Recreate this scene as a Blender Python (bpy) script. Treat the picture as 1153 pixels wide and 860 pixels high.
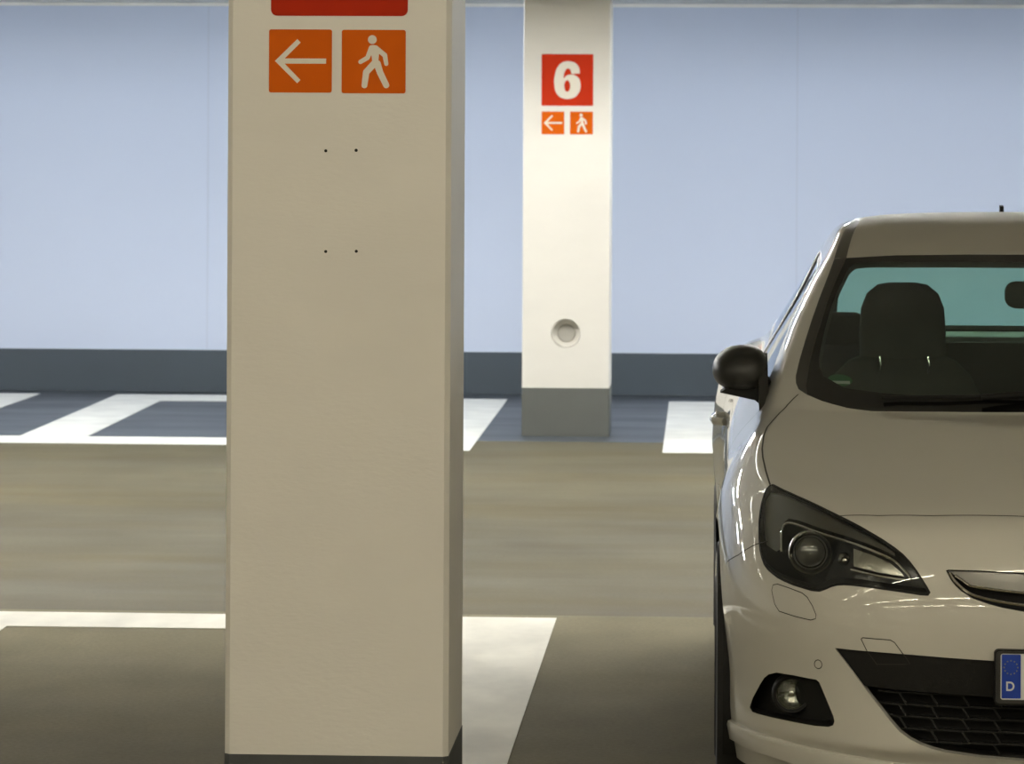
import bpy, bmesh, math, random
from mathutils import Vector, Matrix
from mathutils.bvhtree import BVHTree
from mathutils.geometry import delaunay_2d_cdt, tessellate_polygon

for _o in list(bpy.data.objects):
    bpy.data.objects.remove(_o)
SC = bpy.context.scene
COL = SC.collection
R = math.radians

# ------------------------------------------------------------------ camera
CAM_H = 1.62
FPX = 4200.0
cam = bpy.data.cameras.new('camera')
camo = bpy.data.objects.new('camera', cam)
COL.objects.link(camo)
cam.sensor_fit = 'HORIZONTAL'
cam.sensor_width = 36.0
cam.lens = FPX * 36.0 / 1153.0
cam.shift_y = -(430.0 - 184.4) / 1153.0
cam.clip_end = 200
YAW = math.atan((800 - 576.5) / FPX)
camo.matrix_world = Matrix.Translation((0, 0, CAM_H)) @ Matrix.Rotation(YAW, 4, 'Z') @ Matrix.Rotation(R(90), 4, 'X') @ Matrix.Rotation(0.005, 4, 'Z')
cam.dof.use_dof = True
cam.dof.focus_distance = 8.9
cam.dof.aperture_fstop = 15.0
SC.camera = camo

# ------------------------------------------------------------------ world and exposure
w = bpy.data.worlds.new('world')
SC.world = w
w.use_nodes = True
w.node_tree.nodes['Background'].inputs[0].default_value = (0.85, 0.9, 1.0, 1)
w.node_tree.nodes['Background'].inputs[1].default_value = 0.02
SC.view_settings.view_transform = 'Standard'
SC.view_settings.look = 'None'
SC.view_settings.gamma = 1
SC.view_settings.use_curve_mapping = False
SC.view_settings.exposure = 0.0
SC.cycles.max_bounces = 10
SC.cycles.diffuse_bounces = 5
SC.cycles.transparent_max_bounces = 12
SC.cycles.caustics_reflective = False
SC.cycles.caustics_refractive = False

WARM = (1.0, 0.90, 0.69)
WARM2 = (1.0, 0.975, 0.90)
COOL = (0.87, 0.94, 1.0)
# luminaires under the ceiling: (x, y, watts, colour, direction of the tube, how the label places it)
LAMPS = []
_ord = ('first', 'second', 'third', 'fourth', 'fifth', 'sixth', 'seventh', 'eighth', 'ninth')
for _y, _w, _n in ((-1.6, 35.0, 'in the row behind the camera'), (2.0, 33.0, 'in the first row ahead of the camera'), (5.7, 25.0, 'in the row added to light the bonnet')):  # the last row is an unseen addition that brightens the bonnet
    for _i in range(9):
        LAMPS.append((-8.2 + 2.2 * _i, _y, _w, WARM, (.036, .03), '%s from the left %s' % (_ord[_i], _n)))
for _y, _w, _sd, _sh, _n in ((14.6, 105.0, .085, .148, 'in the nearer row over the driving lane'), (18.9, 172.0, .143, .095, 'in the farther row over the driving lane')):
    for _i in range(8):
        LAMPS.append((-7.9 + 2.25 * _i, _y, _w, WARM2, (_sd, _sh), '%s from the left %s' % (_ord[_i], _n)))
for _i in range(7):
    LAMPS.append((-8.1 + 3.0 * _i - (.1 if _i == 2 else 0), 22.45, 116.0, COOL, (.090, .070), '%s from the left in front of the blue wall' % _ord[_i]))

CEIL = 2.745
WALL_Y = 26.2

# ------------------------------------------------------------------ helpers
def tag(o, label=None, cat=None, group=None, kind=None):
    if label: o['label'] = label
    if cat: o['category'] = cat
    if group: o['group'] = group
    if kind: o['kind'] = kind
    return o

def empty(name, loc=(0, 0, 0), **kw):
    o = bpy.data.objects.new(name, None)
    o.empty_display_size = 0.1
    COL.objects.link(o)
    o.location = loc
    return tag(o, **kw)

def link(name, me, mat=None, parent=None, **kw):
    o = bpy.data.objects.new(name, me)
    COL.objects.link(o)
    if mat is not None:
        me.materials.clear()
        for m in (mat if isinstance(mat, (list, tuple)) else [mat]):
            me.materials.append(m)
    if parent: o.parent = parent
    return tag(o, **kw)

def from_bm(name, bm, mat=None, parent=None, smooth=False, recalc=True, **kw):
    if recalc: bmesh.ops.recalc_face_normals(bm, faces=bm.faces)
    me = bpy.data.meshes.new(name)
    bm.to_mesh(me); bm.free()
    if smooth:
        for p in me.polygons: p.use_smooth = True
        try: me.set_sharp_from_angle(angle=R(38))
        except Exception: pass
    return link(name, me, mat, parent, **kw)

def add_box(bm, x0, x1, y0, y1, z0, z1, bev=0.0):
    b2 = bmesh.new()
    bmesh.ops.create_cube(b2, size=1)
    bmesh.ops.scale(b2, vec=(x1 - x0, y1 - y0, z1 - z0), verts=b2.verts)
    bmesh.ops.translate(b2, vec=((x0 + x1) / 2, (y0 + y1) / 2, (z0 + z1) / 2), verts=b2.verts)
    if bev: bmesh.ops.bevel(b2, geom=b2.edges[:], offset=bev, segments=3, affect='EDGES', profile=0.5)
    me = bpy.data.meshes.new('t'); b2.to_mesh(me); b2.free()
    bm.from_mesh(me); bpy.data.meshes.remove(me)

def prism(bm, poly, y0, y1, plane='xz'):
    """extruded outline; poly in (x,z) extruded along y, or (x,y) along z, or (y,z) along x"""
    def P(a, b, d):
        return {'xz': (a, d, b), 'xy': (a, b, d), 'yz': (d, a, b)}[plane]
    n = len(poly)
    v0 = [bm.verts.new(P(a, b, y0)) for a, b in poly]
    v1 = [bm.verts.new(P(a, b, y1)) for a, b in poly]
    tris = tessellate_polygon([[Vector((a, b, 0)) for a, b in poly]])
    for t in tris:
        bm.faces.new([v0[i] for i in t]); bm.faces.new([v1[i] for i in reversed(t)])
    for i in range(n):
        j = (i + 1) % n
        bm.faces.new((v0[i], v0[j], v1[j], v1[i]))

def rrect(x0, x1, z0, z1, r, n=6):
    out = []
    for cx, cz, a0 in ((x1 - r, z1 - r, 0), (x0 + r, z1 - r, 90), (x0 + r, z0 + r, 180), (x1 - r, z0 + r, 270)):
        for k in range(n + 1):
            a = R(a0 + 90 * k / n)
            out.append((cx + r * math.cos(a), cz + r * math.sin(a)))
    return out

def lathe(bm, prof, n=48, c=(0, 0, 0), axis='y'):
    """prof: list of (radius, distance along axis)"""
    rings = []
    for r, d in prof:
        ring = []
        if r < 1e-6:
            ring = [bm.verts.new(_ax(0, 0, d, c, axis))]
        else:
            for k in range(n):
                a = 2 * math.pi * k / n
                ring.append(bm.verts.new(_ax(r * math.cos(a), r * math.sin(a), d, c, axis)))
        rings.append(ring)
    for A, B in zip(rings, rings[1:]):
        if len(A) == 1 and len(B) == 1: continue
        for k in range(n):
            j = (k + 1) % n
            if len(A) == 1: bm.faces.new((A[0], B[j], B[k]))
            elif len(B) == 1: bm.faces.new((A[k], A[j], B[0]))
            else: bm.faces.new((A[k], A[j], B[j], B[k]))

def _ax(a, b, d, c, axis):
    if axis == 'y': return (c[0] + a, c[1] + d, c[2] + b)
    if axis == 'x': return (c[0] + d, c[1] + a, c[2] + b)
    return (c[0] + a, c[1] + b, c[2] + d)

def tube(bm, pts, rad, n=8, cap=True):
    pts = [Vector(p) for p in pts]
    rads = rad if isinstance(rad, (list, tuple)) else [rad] * len(pts)
    rings = []
    up = Vector((0.13, 0.21, 1)).normalized()
    for i, p in enumerate(pts):
        d = (pts[min(i + 1, len(pts) - 1)] - pts[max(i - 1, 0)]).normalized()
        a = d.cross(up)
        if a.length < 1e-3: a = d.cross(Vector((1, 0, 0)))
        a.normalize(); b = d.cross(a)
        rings.append([bm.verts.new(p + (a * math.cos(2 * math.pi * k / n) + b * math.sin(2 * math.pi * k / n)) * rads[i]) for k in range(n)])
    for A, B in zip(rings, rings[1:]):
        for k in range(n):
            j = (k + 1) % n
            bm.faces.new((A[k], A[j], B[j], B[k]))
    if cap:
        bm.faces.new(rings[0]); bm.faces.new(list(reversed(rings[-1])))

def cr(pts, n=8, closed=False):
    """Catmull-Rom through points"""
    P = [Vector(p) for p in pts]; out = []; m = len(P)
    rng = range(m if closed else m - 1)
    for i in rng:
        p0 = P[(i - 1) % m] if closed or i > 0 else P[0] * 2 - P[1]
        p1, p2 = P[i], P[(i + 1) % m]
        p3 = P[(i + 2) % m] if closed or i + 2 < m else P[-1] * 2 - P[-2]
        for k in range(n):
            t = k / n
            out.append(0.5 * ((2 * p1) + (p2 - p0) * t + (2 * p0 - 5 * p1 + 4 * p2 - p3) * t * t + (3 * p1 - p0 - 3 * p2 + p3) * t ** 3))
    if not closed: out.append(P[-1])
    return out

# ------------------------------------------------------------------ materials
def mat(name, col, rough=0.5, metal=0.0, coat=0.0, spec=0.5, bump=0.0, bscale=200.0, var=0.0, vscale=3.0, coat_rough=0.03, stretch=(1, 1, 1)):
    m = bpy.data.materials.new(name); m.use_nodes = True
    nt = m.node_tree; N = nt.nodes; L = nt.links
    b = N['Principled BSDF']
    b.inputs['Base Color'].default_value = (*col, 1)
    b.inputs['Roughness'].default_value = rough
    b.inputs['Metallic'].default_value = metal
    b.inputs['Coat Weight'].default_value = coat
    b.inputs['Coat Roughness'].default_value = coat_rough
    b.inputs['Specular IOR Level'].default_value = spec
    if bump or var:
        tc = N.new('ShaderNodeTexCoord'); mp = N.new('ShaderNodeMapping')
        mp.inputs['Scale'].default_value = stretch
        L.new(tc.outputs['Object'], mp.inputs[0])
    if bump:
        n = N.new('ShaderNodeTexNoise'); n.inputs['Scale'].default_value = bscale; n.inputs['Detail'].default_value = 4
        bp = N.new('ShaderNodeBump'); bp.inputs['Strength'].default_value = bump; bp.inputs['Distance'].default_value = 0.002
        L.new(mp.outputs[0], n.inputs['Vector']); L.new(n.outputs[0], bp.inputs['Height']); L.new(bp.outputs[0], b.inputs['Normal'])
    if var:
        n = N.new('ShaderNodeTexNoise'); n.inputs['Scale'].default_value = vscale; n.inputs['Detail'].default_value = 6
        L.new(mp.outputs[0], n.inputs['Vector'])
        mr = N.new('ShaderNodeMapRange'); mr.inputs[1].default_value = 0.3; mr.inputs[2].default_value = 0.7
        mr.inputs[3].default_value = 1 - var; mr.inputs[4].default_value = 1 + var
        L.new(n.outputs[0], mr.inputs[0])
        mx = N.new('ShaderNodeVectorMath'); mx.operation = 'SCALE'; mx.inputs[0].default_value = col
        L.new(mr.outputs[0], mx.inputs['Scale']); L.new(mx.outputs[0], b.inputs['Base Color'])
    return m

def thin_glass(name, tint, gloss=(0.9, 0.95, 1.0), rough=0.0, ior=1.5):
    m = bpy.data.materials.new(name); m.use_nodes = True
    nt = m.node_tree; N = nt.nodes; L = nt.links
    N.remove(N['Principled BSDF'])
    t = N.new('ShaderNodeBsdfTransparent'); t.inputs[0].default_value = (*tint, 1)
    g = N.new('ShaderNodeBsdfGlossy'); g.inputs['Roughness'].default_value = rough; g.inputs[0].default_value = (*gloss, 1)
    f = N.new('ShaderNodeFresnel')
    ge = N.new('ShaderNodeNewGeometry'); ri = N.new('ShaderNodeMapRange')   # a thin pane reflects the same from both sides
    ri.inputs[3].default_value = ior; ri.inputs[4].default_value = 1 / ior
    L.new(ge.outputs['Backfacing'], ri.inputs[0]); L.new(ri.outputs[0], f.inputs[0])
    mx = N.new('ShaderNodeMixShader')
    L.new(f.outputs[0], mx.inputs[0]); L.new(t.outputs[0], mx.inputs[1]); L.new(g.outputs[0], mx.inputs[2])
    L.new(mx.outputs[0], N['Material Output'].inputs[0])
    return m

def floor_mat(name, col, rough, streak, spec=0.5, warm=(1, 1, 1)):
    m = bpy.data.materials.new(name); m.use_nodes = True
    nt = m.node_tree; N = nt.nodes; L = nt.links
    b = N['Principled BSDF']; b.inputs['Specular IOR Level'].default_value = spec
    tc = N.new('ShaderNodeTexCoord')
    def noise(scale, sc, det=5, rgh=0.6):
        mp = N.new('ShaderNodeMapping'); mp.inputs['Scale'].default_value = sc
        n = N.new('ShaderNodeTexNoise'); n.inputs['Scale'].default_value = scale; n.inputs['Detail'].default_value = det; n.inputs['Roughness'].default_value = rgh
        L.new(tc.outputs['Object'], mp.inputs[0]); L.new(mp.outputs[0], n.inputs['Vector'])
        return n.outputs[0]
    def rng(src, a, c, lo, hi):
        r = N.new('ShaderNodeMapRange'); r.inputs[1].default_value = a; r.inputs[2].default_value = c
        r.inputs[3].default_value = lo; r.inputs[4].default_value = hi
        L.new(src, r.inputs[0]); return r.outputs[0]
    def mul(a, c):
        x = N.new('ShaderNodeMath'); x.operation = 'MULTIPLY'; L.new(a, x.inputs[0]); L.new(c, x.inputs[1]); return x.outputs[0]
    big = rng(noise(0.45, (1.0, 0.45, 1), 5), 0.32, 0.68, 1 - streak, 1 + streak)
    st = rng(noise(1.0, (0.7, 0.5, 1), 7), 0.3, 0.7, 1 - streak * 0.8, 1 + streak * 0.6)
    fine = rng(noise(60, (1, 1, 1), 3, 0.8), 0.3, 0.7, 0.88, 1.12)
    k = mul(mul(big, st), fine)
    mx = N.new('ShaderNodeVectorMath'); mx.operation = 'SCALE'; mx.inputs[0].default_value = col
    L.new(k, mx.inputs['Scale'])
    # patchy brownish film
    ml = N.new('ShaderNodeMix'); ml.data_type = 'RGBA'; ml.blend_type = 'MULTIPLY'
    ml.inputs[7].default_value = (*warm, 1)
    L.new(mx.outputs[0], ml.inputs[6]); L.new(rng(noise(0.6, (0.4, 1.5, 1), 3), 0.45, 0.65, 0, 1), ml.inputs[0])
    L.new(ml.outputs[2], b.inputs['Base Color'])
    L.new(rng(noise(1.4, (0.5, 1.5, 1), 5), 0.3, 0.7, rough - 0.06, rough + 0.08), b.inputs['Roughness'])
    bp = N.new('ShaderNodeBump'); bp.inputs['Strength'].default_value = 0.25; bp.inputs['Distance'].default_value = 0.002
    L.new(noise(160, (1, 1, 1), 3), bp.inputs['Height']); L.new(bp.outputs[0], b.inputs['Normal'])
    return m

M = {}
M['floor'] = floor_mat('floor_coating', (0.098, 0.087, 0.056), 0.7, 0.17, spec=0.1, warm=(1, 0.95, 0.8))
M['bay'] = floor_mat('floor_coating_brightened', (0.205, 0.185, 0.128), 0.8, 0.26, spec=0.02)  # same floor as the lane, brightness put into a paler colour where light falls off
M['bay_far'] = floor_mat('far_bay_coating', (0.052, 0.060, 0.070), 0.42, 0.25)
M['line_worn'] = mat('worn_marking_paint', (0.76, 0.74, 0.67), 0.7, var=0.2, vscale=3.2, bump=0.3, spec=0.2, stretch=(1, .5, 1))
M['line'] = mat('marking_paint', (0.80, 0.79, 0.74), 0.6, var=0.10, vscale=4, bump=0.2)
M['wall'] = mat('wall_paint', (0.53, 0.59, 0.735), 0.75, bump=0.15, bscale=90, var=0.015, vscale=0.6)
M['band'] = mat('dark_band_paint', (0.038, 0.053, 0.068), 0.6, bump=0.2, bscale=60, var=0.12, vscale=0.8)
M['ceil'] = mat('ceiling_concrete', (0.78, 0.77, 0.74), 0.9, bump=0.3, bscale=30, var=0.08)
M['concrete'] = mat('side_concrete', (0.68, 0.68, 0.66), 0.9, bump=0.3, bscale=30, var=0.1)
M['pillar'] = mat('pillar_white_paint', (0.74, 0.725, 0.69), 0.6, bump=0.35, bscale=45, var=0.025, vscale=2.2, stretch=(1, 1, 2.5))
M['pillar_base'] = mat('pillar_grey_band', (0.10, 0.107, 0.10), 0.55, bump=0.4, bscale=50, var=0.1, vscale=3)
M['pillar_base_dark'] = mat('pillar_dark_band', (0.055, 0.06, 0.062), 0.55, bump=0.4, bscale=50, var=0.1, vscale=3)
M['red'] = mat('sign_red', (0.42, 0.022, 0.003), 0.7, spec=0.12)
M['red_far'] = mat('sign_red_light', (0.52, 0.030, 0.006), 0.7, spec=0.12)
M['orange'] = mat('sign_orange', (0.60, 0.105, 0.001), 0.7, spec=0.12)
M['symbol'] = mat('sign_symbol', (0.74, 0.70, 0.62), 0.55)
M['black'] = mat('hole_black', (0.01, 0.01, 0.01), 0.9)
M['joint'] = mat('joint_filler', (0.50, 0.55, 0.68), 0.8)
M['tube_body'] = mat('luminaire_housing', (0.75, 0.75, 0.73), 0.4)

# ------------------------------------------------------------------ room
def slab(name, x0, x1, y0, y1, z0, z1, m, **kw):
    bm = bmesh.new(); add_box(bm, x0, x1, y0, y1, z0, z1)
    return from_bm(name, bm, m, **kw)

X0, X1, Y0, Y1 = -11.0, 12.5, -7.5, WALL_Y
S = dict(kind='structure')
LANE0, LANE1 = 13.38, 21.75
slab('floor', X0, X1, LANE0, LANE1, -0.2, 0, M['floor'], **S)
slab('floor_bay_near', X0, X1, 3.6, LANE0, -0.2, 0, M['bay'], **S)
slab('floor_lane_near', X0, X1, Y0, 3.6, -0.2, 0, M['floor'], **S)
slab('floor_bay_far', X0, X1, LANE1, Y1, -0.2, 0, M['bay_far'], **S)
slab('ceiling', X0, X1, Y0, Y1, CEIL, CEIL + 0.2, M['ceil'], **S)
slab('wall_back', X0, X1, Y1, Y1 + 0.2, -0.2, CEIL, M['wall'], **S)
slab('wall_front', X0, X1, Y0 - 0.2, Y0, -0.2, CEIL, M['concrete'], **S)
slab('wall_left', X0 - 0.2, X0, Y0, Y1, -0.2, CEIL, M['concrete'], **S)
slab('wall_right', X1, X1 + 0.2, Y0, Y1, -0.2, CEIL, M['concrete'], **S)
slab('baseboard_back', X0, X1, Y1 - 0.012, Y1, 0, 0.295, M['band'], **S)

# vertical joints of the wall panels
for i, jx in enumerate((-3.545, 0.605, 4.75, -7.7)):
    slab('trim_%d' % (i + 1), jx - 0.006, jx + 0.006, Y1 - 0.004, Y1, 0.297, CEIL, M['joint'], **S)
slab('trim_5', X0, X1, Y1 - 0.03, Y1, CEIL - 0.022, CEIL, M['ceil'], **S)

# ---- painted lines, each a coat of paint 2 mm thick
def marking(poly, label, group=None, name='painted_line', m='line'):
    bm = bmesh.new(); prism(bm, poly, 0.0005, 0.0025, 'xy')
    return from_bm(name, bm, M[m], label=label, cat='floor marking', group=group)
marking([(-12, 12.88), (-0.54, 12.88), (-0.54, 13.29), (-12, 13.33)], 'white painted line running left to right behind the near pillar', m='line_worn')
marking([(-0.95, 5.0), (-0.54, 5.0), (-0.54, 12.879), (-0.95, 12.879)], 'wide white painted bay divider to the right of the near pillar', m='line_worn')
marking([(-2.85, 5.0), (-2.44, 5.0), (-2.44, 12.879), (-2.85, 12.879)], 'white painted bay divider at the left picture edge in front of the near line', m='line_worn')
marking([(-4.06, 21.83), (-3.66, 21.83), (-3.72, 25.15), (-3.72, 25.80), (-4.12, 25.80)], 'slanting white bay divider on the far left in front of the dark wall band')
marking([(-9, 21.30), (-1.8, 21.27), (-1.8, 21.82), (-9, 21.83)], 'narrow white line along the front of the far left bays')
marking([(-3.719, 25.15), (-1.8, 25.15), (-1.8, 25.80), (-3.719, 25.80)], 'narrow white line close to the wall left of the near pillar')
marking([(-5.1, 21.835), (-4.63, 21.835), (-4.66, 25.80), (-5.1, 25.80)], 'white bay divider cut off by the left picture edge')
marking([(-1.79, 21.0), (-1.35, 21.0), (-1.385, 25.6), (-1.79, 25.6)], 'white bay divider between the two pillars')
marking([(-0.262, 20.98), (0.16, 20.98), (0.16, 25.5), (-0.275, 25.5)], 'white painted block between the far pillar and the car')

# ---- lights: tube luminaires, the tubes themselves give the light
def tube_mat(name, col, W):
    m = bpy.data.materials.new(name); m.use_nodes = True
    b = m.node_tree.nodes['Principled BSDF']
    b.inputs['Emission Color'].default_value = (*col, 1)
    b.inputs['Emission Strength'].default_value = W / (math.pi * 2 * math.pi * .019 * 1.4)
    return m
TM = {}
def luminaire(x, y, W, colr, shade, place):
    root = empty('ceiling_luminaire', (x, y, CEIL), label='white ceiling tube lamp, ' + place, cat='ceiling lamp', group='tube lamps under the ceiling')
    sd, sh = shade
    bm = bmesh.new()
    prof = [(-sd, -sh), (-sd * .85, -.018), (-.03, 0), (.03, 0), (sd * .85, -.018), (sd, -sh), (sd - .005, -sh), (sd * .82, -.025), (-sd * .82, -.025), (-sd + .005, -sh)]
    prism(bm, prof, -.75, .75, 'yz')
    from_bm('housing', bm, M['tube_body'], root)
    k = (W, colr)
    if k not in TM: TM[k] = tube_mat('tube_light', colr, W)
    bm = bmesh.new()
    lathe(bm, [(.019, -.70), (.019, .70)], 10, (0, 0, -.075), 'x')
    t = from_bm('tube', bm, TM[k], root, smooth=True)
    for s in (-1, 1):
        bm = bmesh.new(); add_box(bm, s * .725 - .025, s * .725 + .025, -.03, .03, -.11, -.02)
        from_bm('lamp_holder', bm, M['tube_body'], root)
    return root
for x, y, W, c_, d, pl in LAMPS:
    luminaire(x, y, W, c_, d, pl)

# ------------------------------------------------------------------ car body: control net, subdivided to a smooth skin
CX0, CY0 = 0.925, 8.62          # where the car stands: centre line and foremost point
NC = 21                          # columns round the body, centre of the nose to centre of the tail
MID = [(0, 0), (.25, .004), (.47, .045), (.635, .13), (.765, .28), (.85, .46), (.895, .68), (.912, .95), (.912, 1.25),
       (.898, 1.55), (.888, 2.0), (.885, 2.45), (.89, 2.9), (.908, 3.3), (.916, 3.65), (.90, 4.0), (.825, 4.27), (.69, 4.39), (.5, 4.44), (.25, 4.46), (0, 4.466)]
# rows 0..6 : key columns -> list of (z, inset)
KEY = {
 0:  [(.19, .085), (.265, .025), (.36, .022), (.46, .008), (.56, .000), (.65, .012), (.735, .045)],
 3:  [(.19, .085), (.265, .025), (.36, .022), (.46, .008), (.56, .000), (.65, .015), (.73, .050)],
 4:  [(.17, .070), (.265, .022), (.36, .014), (.46, .004), (.56, .000), (.66, .016), (.75, .055)],
 5:  [(.155, .045), (.265, .015), (.37, .010), (.48, .000), (.60, .002), (.70, .018), (.78, .050)],
 6:  [(.155, .035), (.27, .012), (.38, .008), (.50, .000), (.62, .002), (.73, .014), (.81, .045)],
 7:  [(.17, .040), (.27, .015), (.38, .008), (.50, .000), (.62, .000), (.74, .010), (.83, .042)],
 8:  [(.19, .050), (.27, .010), (.38, .008), (.50, .010), (.62, .010), (.76, .018), (.86, .055)],
 10: [(.19, .030), (.27, .000), (.38, .012), (.50, .022), (.64, .012), (.80, .004), (.91, .030)],
 12: [(.19, .030), (.27, .000), (.38, .012), (.50, .022), (.66, .012), (.84, .004), (.965, .040)],
 14: [(.19, .050), (.27, .010), (.40, .000), (.54, .000), (.70, .000), (.86, .012), (1.005, .060)],
 16: [(.22, .060), (.30, .020), (.42, .000), (.55, .000), (.68, .010), (.80, .030), (.90, .060)],
 20: [(.22, .060), (.30, .020), (.42, .000), (.55, .000), (.68, .030), (.80, .060), (.90, .090)],
}
TOP = [(0, .135, .805), (.25, .145, .804), (.46, .185, .80), (.62, .27, .797), (.74, .47, .815), (.785, .71, .85), (.795, .95, .89), (.785, 1.16, .93),
       (.755, 1.36, .975), (.785, 1.62, .965), (.80, 2.0, .975), (.80, 2.4, .995), (.775, 2.8, 1.022), (.755, 3.2, 1.055), (.742, 3.55, 1.068),
       (.71, 3.9, 1.05), (.64, 4.18, 1.02), (.55, 4.26, 1.00), (.40, 4.31, .99), (.2, 4.34, .985), (0, 4.35, .985)]
# edge of the greenhouse from the pillar base over the roof rail to the tail, and the centre line above it
GEDGE = [(.755, 1.36, .975), (.715, 1.58, 1.075), (.672, 1.80, 1.195), (.612, 2.03, 1.315), (.572, 2.30, 1.39), (.568, 2.75, 1.40), (.565, 3.2, 1.37), (.59, 3.62, 1.27), (.64, 4.18, 1.02)]
GMID = [(1.03, .985), (1.32, 1.125), (1.62, 1.262), (1.93, 1.378), (2.25, 1.457), (2.75, 1.482), (3.25, 1.455), (3.75, 1.33), (4.35, .985)]
HOODC = [(.135, .805), (.38, .873), (.63, .922), (.86, .960), (1.03, .985)]
EXTRA = {}

def body_points():
    V = {}
    keys = sorted(KEY)
    for c in range(NC):
        a = max(k for k in keys if k <= c); b = min(k for k in keys if k >= c)
        f = 0 if a == b else (c - a) / (b - a)
        p = Vector(MID[c]); q0 = Vector(MID[max(c - 1, 0)]); q1 = Vector(MID[min(c + 1, NC - 1)])
        t = (q1 - q0).normalized()
        if c in (0, NC - 1): t = Vector((1, 0)) if c == 0 else Vector((-1, 0))
        nrm = Vector((t.y, -t.x))            # outward
        for r in range(7):
            z = KEY[a][r][0] * (1 - f) + KEY[b][r][0] * f
            d = KEY[a][r][1] * (1 - f) + KEY[b][r][1] * f
            V['w', r, c] = Vector((p.x - nrm.x * d, p.y - nrm.y * d, z))
            if 3 <= c <= 15 and r >= 5: V['w', r, c].y += (TOP[c][1] - p.y - d) * (.5 if r == 6 else .25) * {3: .15, 4: .45, 5: .8}.get(c, 1)
        V['w', 7, c] = Vector(TOP[c])
    K = 4
    for j in range(1, 5):                     # hood
        yc, zc = HOODC[j]; hs, ys, zs = TOP[K + j]
        for i in range(K):
            fr = (0, .34, .63, .84)[i]
            V['h', i, j] = Vector((hs * fr, yc + (ys - yc) * fr ** 2.3, zc + (zs - zc) * fr ** 2.0))
    for j in range(1, 8):                     # windscreen, roof, tailgate glass
        hs, ys, zs = GEDGE[j]; yc, zc = GMID[j]
        for i in range(5):
            fr = ((0, .34, .63, .85, 1) if j <= 3 else (0, .36, .68, .90, 1))[i]
            dz = fr ** 2.2 if j <= 3 else (0, .03, .12, .38, 1)[i]
            V['g', i, j] = Vector((hs * fr, yc + (ys - yc) * fr ** 2.2, zc + (zs - zc) * dz))
    for j in range(1, 8):                     # middle of the side glass
        a = V['w', 7, 8 + j]; b = V['g', 4, j]
        V['m', j] = (a + b) / 2 + Vector((.008 if j < 4 else -.004, 0, 0.0))
    V.update(EXTRA)
    return V

def build_cage():
    V = body_points()
    alias = {}
    K = 4
    for i in range(5): alias['h', i, 0] = ('w', 7, i)
    for j in range(5): alias['h', K, j] = ('w', 7, K + j)
    for i in range(5): alias['g', i, 0] = ('h', i, 4) if i < 4 else ('w', 7, 8)
    for i in range(5): alias['g', i, 8] = ('w', 7, 20 - i)
    def key(k):
        while k in alias: k = alias[k]
        return k
    F = []
    for r in range(7):
        for c in range(NC - 1): F.append([('w', r, c), ('w', r, c + 1), ('w', r + 1, c + 1), ('w', r + 1, c)])
    for i in range(4):
        for j in range(4): F.append([('h', i, j), ('h', i + 1, j), ('h', i + 1, j + 1), ('h', i, j + 1)])
    for i in range(4):
        for j in range(8): F.append([('g', i, j), ('g', i + 1, j), ('g', i + 1, j + 1), ('g', i, j + 1)])
    S8, T = ('w', 7, 8), ('w', 7, 16)
    F.append([S8, ('w', 7, 9), ('m', 1)]); F.append([S8, ('m', 1), ('g', 4, 1)])
    for j in range(1, 7):
        F.append([('w', 7, 8 + j), ('w', 7, 9 + j), ('m', j + 1), ('m', j)])
        F.append([('m', j), ('m', j + 1), ('g', 4, j + 1), ('g', 4, j)])
    F.append([('w', 7, 15), T, ('m', 7)]); F.append([('m', 7), T, ('g', 4, 7)])
    bm = bmesh.new(); idx = {}
    def vert(k, s):
        k = key(k); p = V[k]
        kk = (k, 1 if p.x < 1e-6 else s)
        if kk not in idx: idx[kk] = bm.verts.new((p.x * -s, p.y, p.z)) if p.x > 1e-6 else bm.verts.new((0, p.y, p.z))
        return idx[kk]
    crease = bm.edges.layers.float.new('crease_edge')
    for s in (1, -1):                          # s=1: the side at -x, seen in the photo
        for f in F:
            vs = [vert(k, s) for k in f]
            if s == -1: vs.reverse()
            bm.faces.new(vs)
    cre = {}
    def cr_line(keys, v):
        for a, b in zip(keys, keys[1:]):
            for s in (1, -1):
                e = bm.edges.get((vert(a, s), vert(b, s)))
                if e: e[crease] = v
    cr_line([('h', i, 4) for i in range(4)] + [S8], .55)            # cowl
    cr_line([('w', 7, c) for c in range(8, 17)], .45)              # waist line
    cr_line([('g', i, 3) for i in range(5)], .25)                   # header
    cr_line([('g', 4, j) for j in range(0, 9)], .25)
    cr_line([('w', 1, c) for c in range(0, 6)], .5)
    cr_line([('w', 7, c) for c in range(4, 9)], .15)
    bmesh.ops.recalc_face_normals(bm, faces=bm.faces)
    me = bpy.data.meshes.new('cage'); bm.to_mesh(me); bm.free()
    return me

def make_skin(levels=4):
    me = build_cage()
    o = bpy.data.objects.new('cage', me); COL.objects.link(o)
    md = o.modifiers.new('s', 'SUBSURF'); md.levels = 1; md.render_levels = 1
    md.boundary_smooth = 'PRESERVE_CORNERS'
    tgt = [v.co.copy() for v in me.vertices]
    dg = bpy.context.evaluated_depsgraph_get()
    for it in range(5):                        # move the net so that the smooth surface passes through the points
        dg.update(); ev = o.evaluated_get(dg).to_mesh()
        off = [tgt[i] - ev.vertices[i].co for i in range(len(tgt))]
        o.evaluated_get(dg).to_mesh_clear()
        for i, d in enumerate(off):
            me.vertices[i].co += d * 0.8
        me.update(); o.update_tag()
    md.levels = levels; md.render_levels = levels
    o.update_tag(); dg.update()
    skin = bpy.data.meshes.new_from_object(o.evaluated_get(dg))
    bpy.data.objects.remove(o); bpy.data.meshes.remove(me)
    return skin

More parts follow.
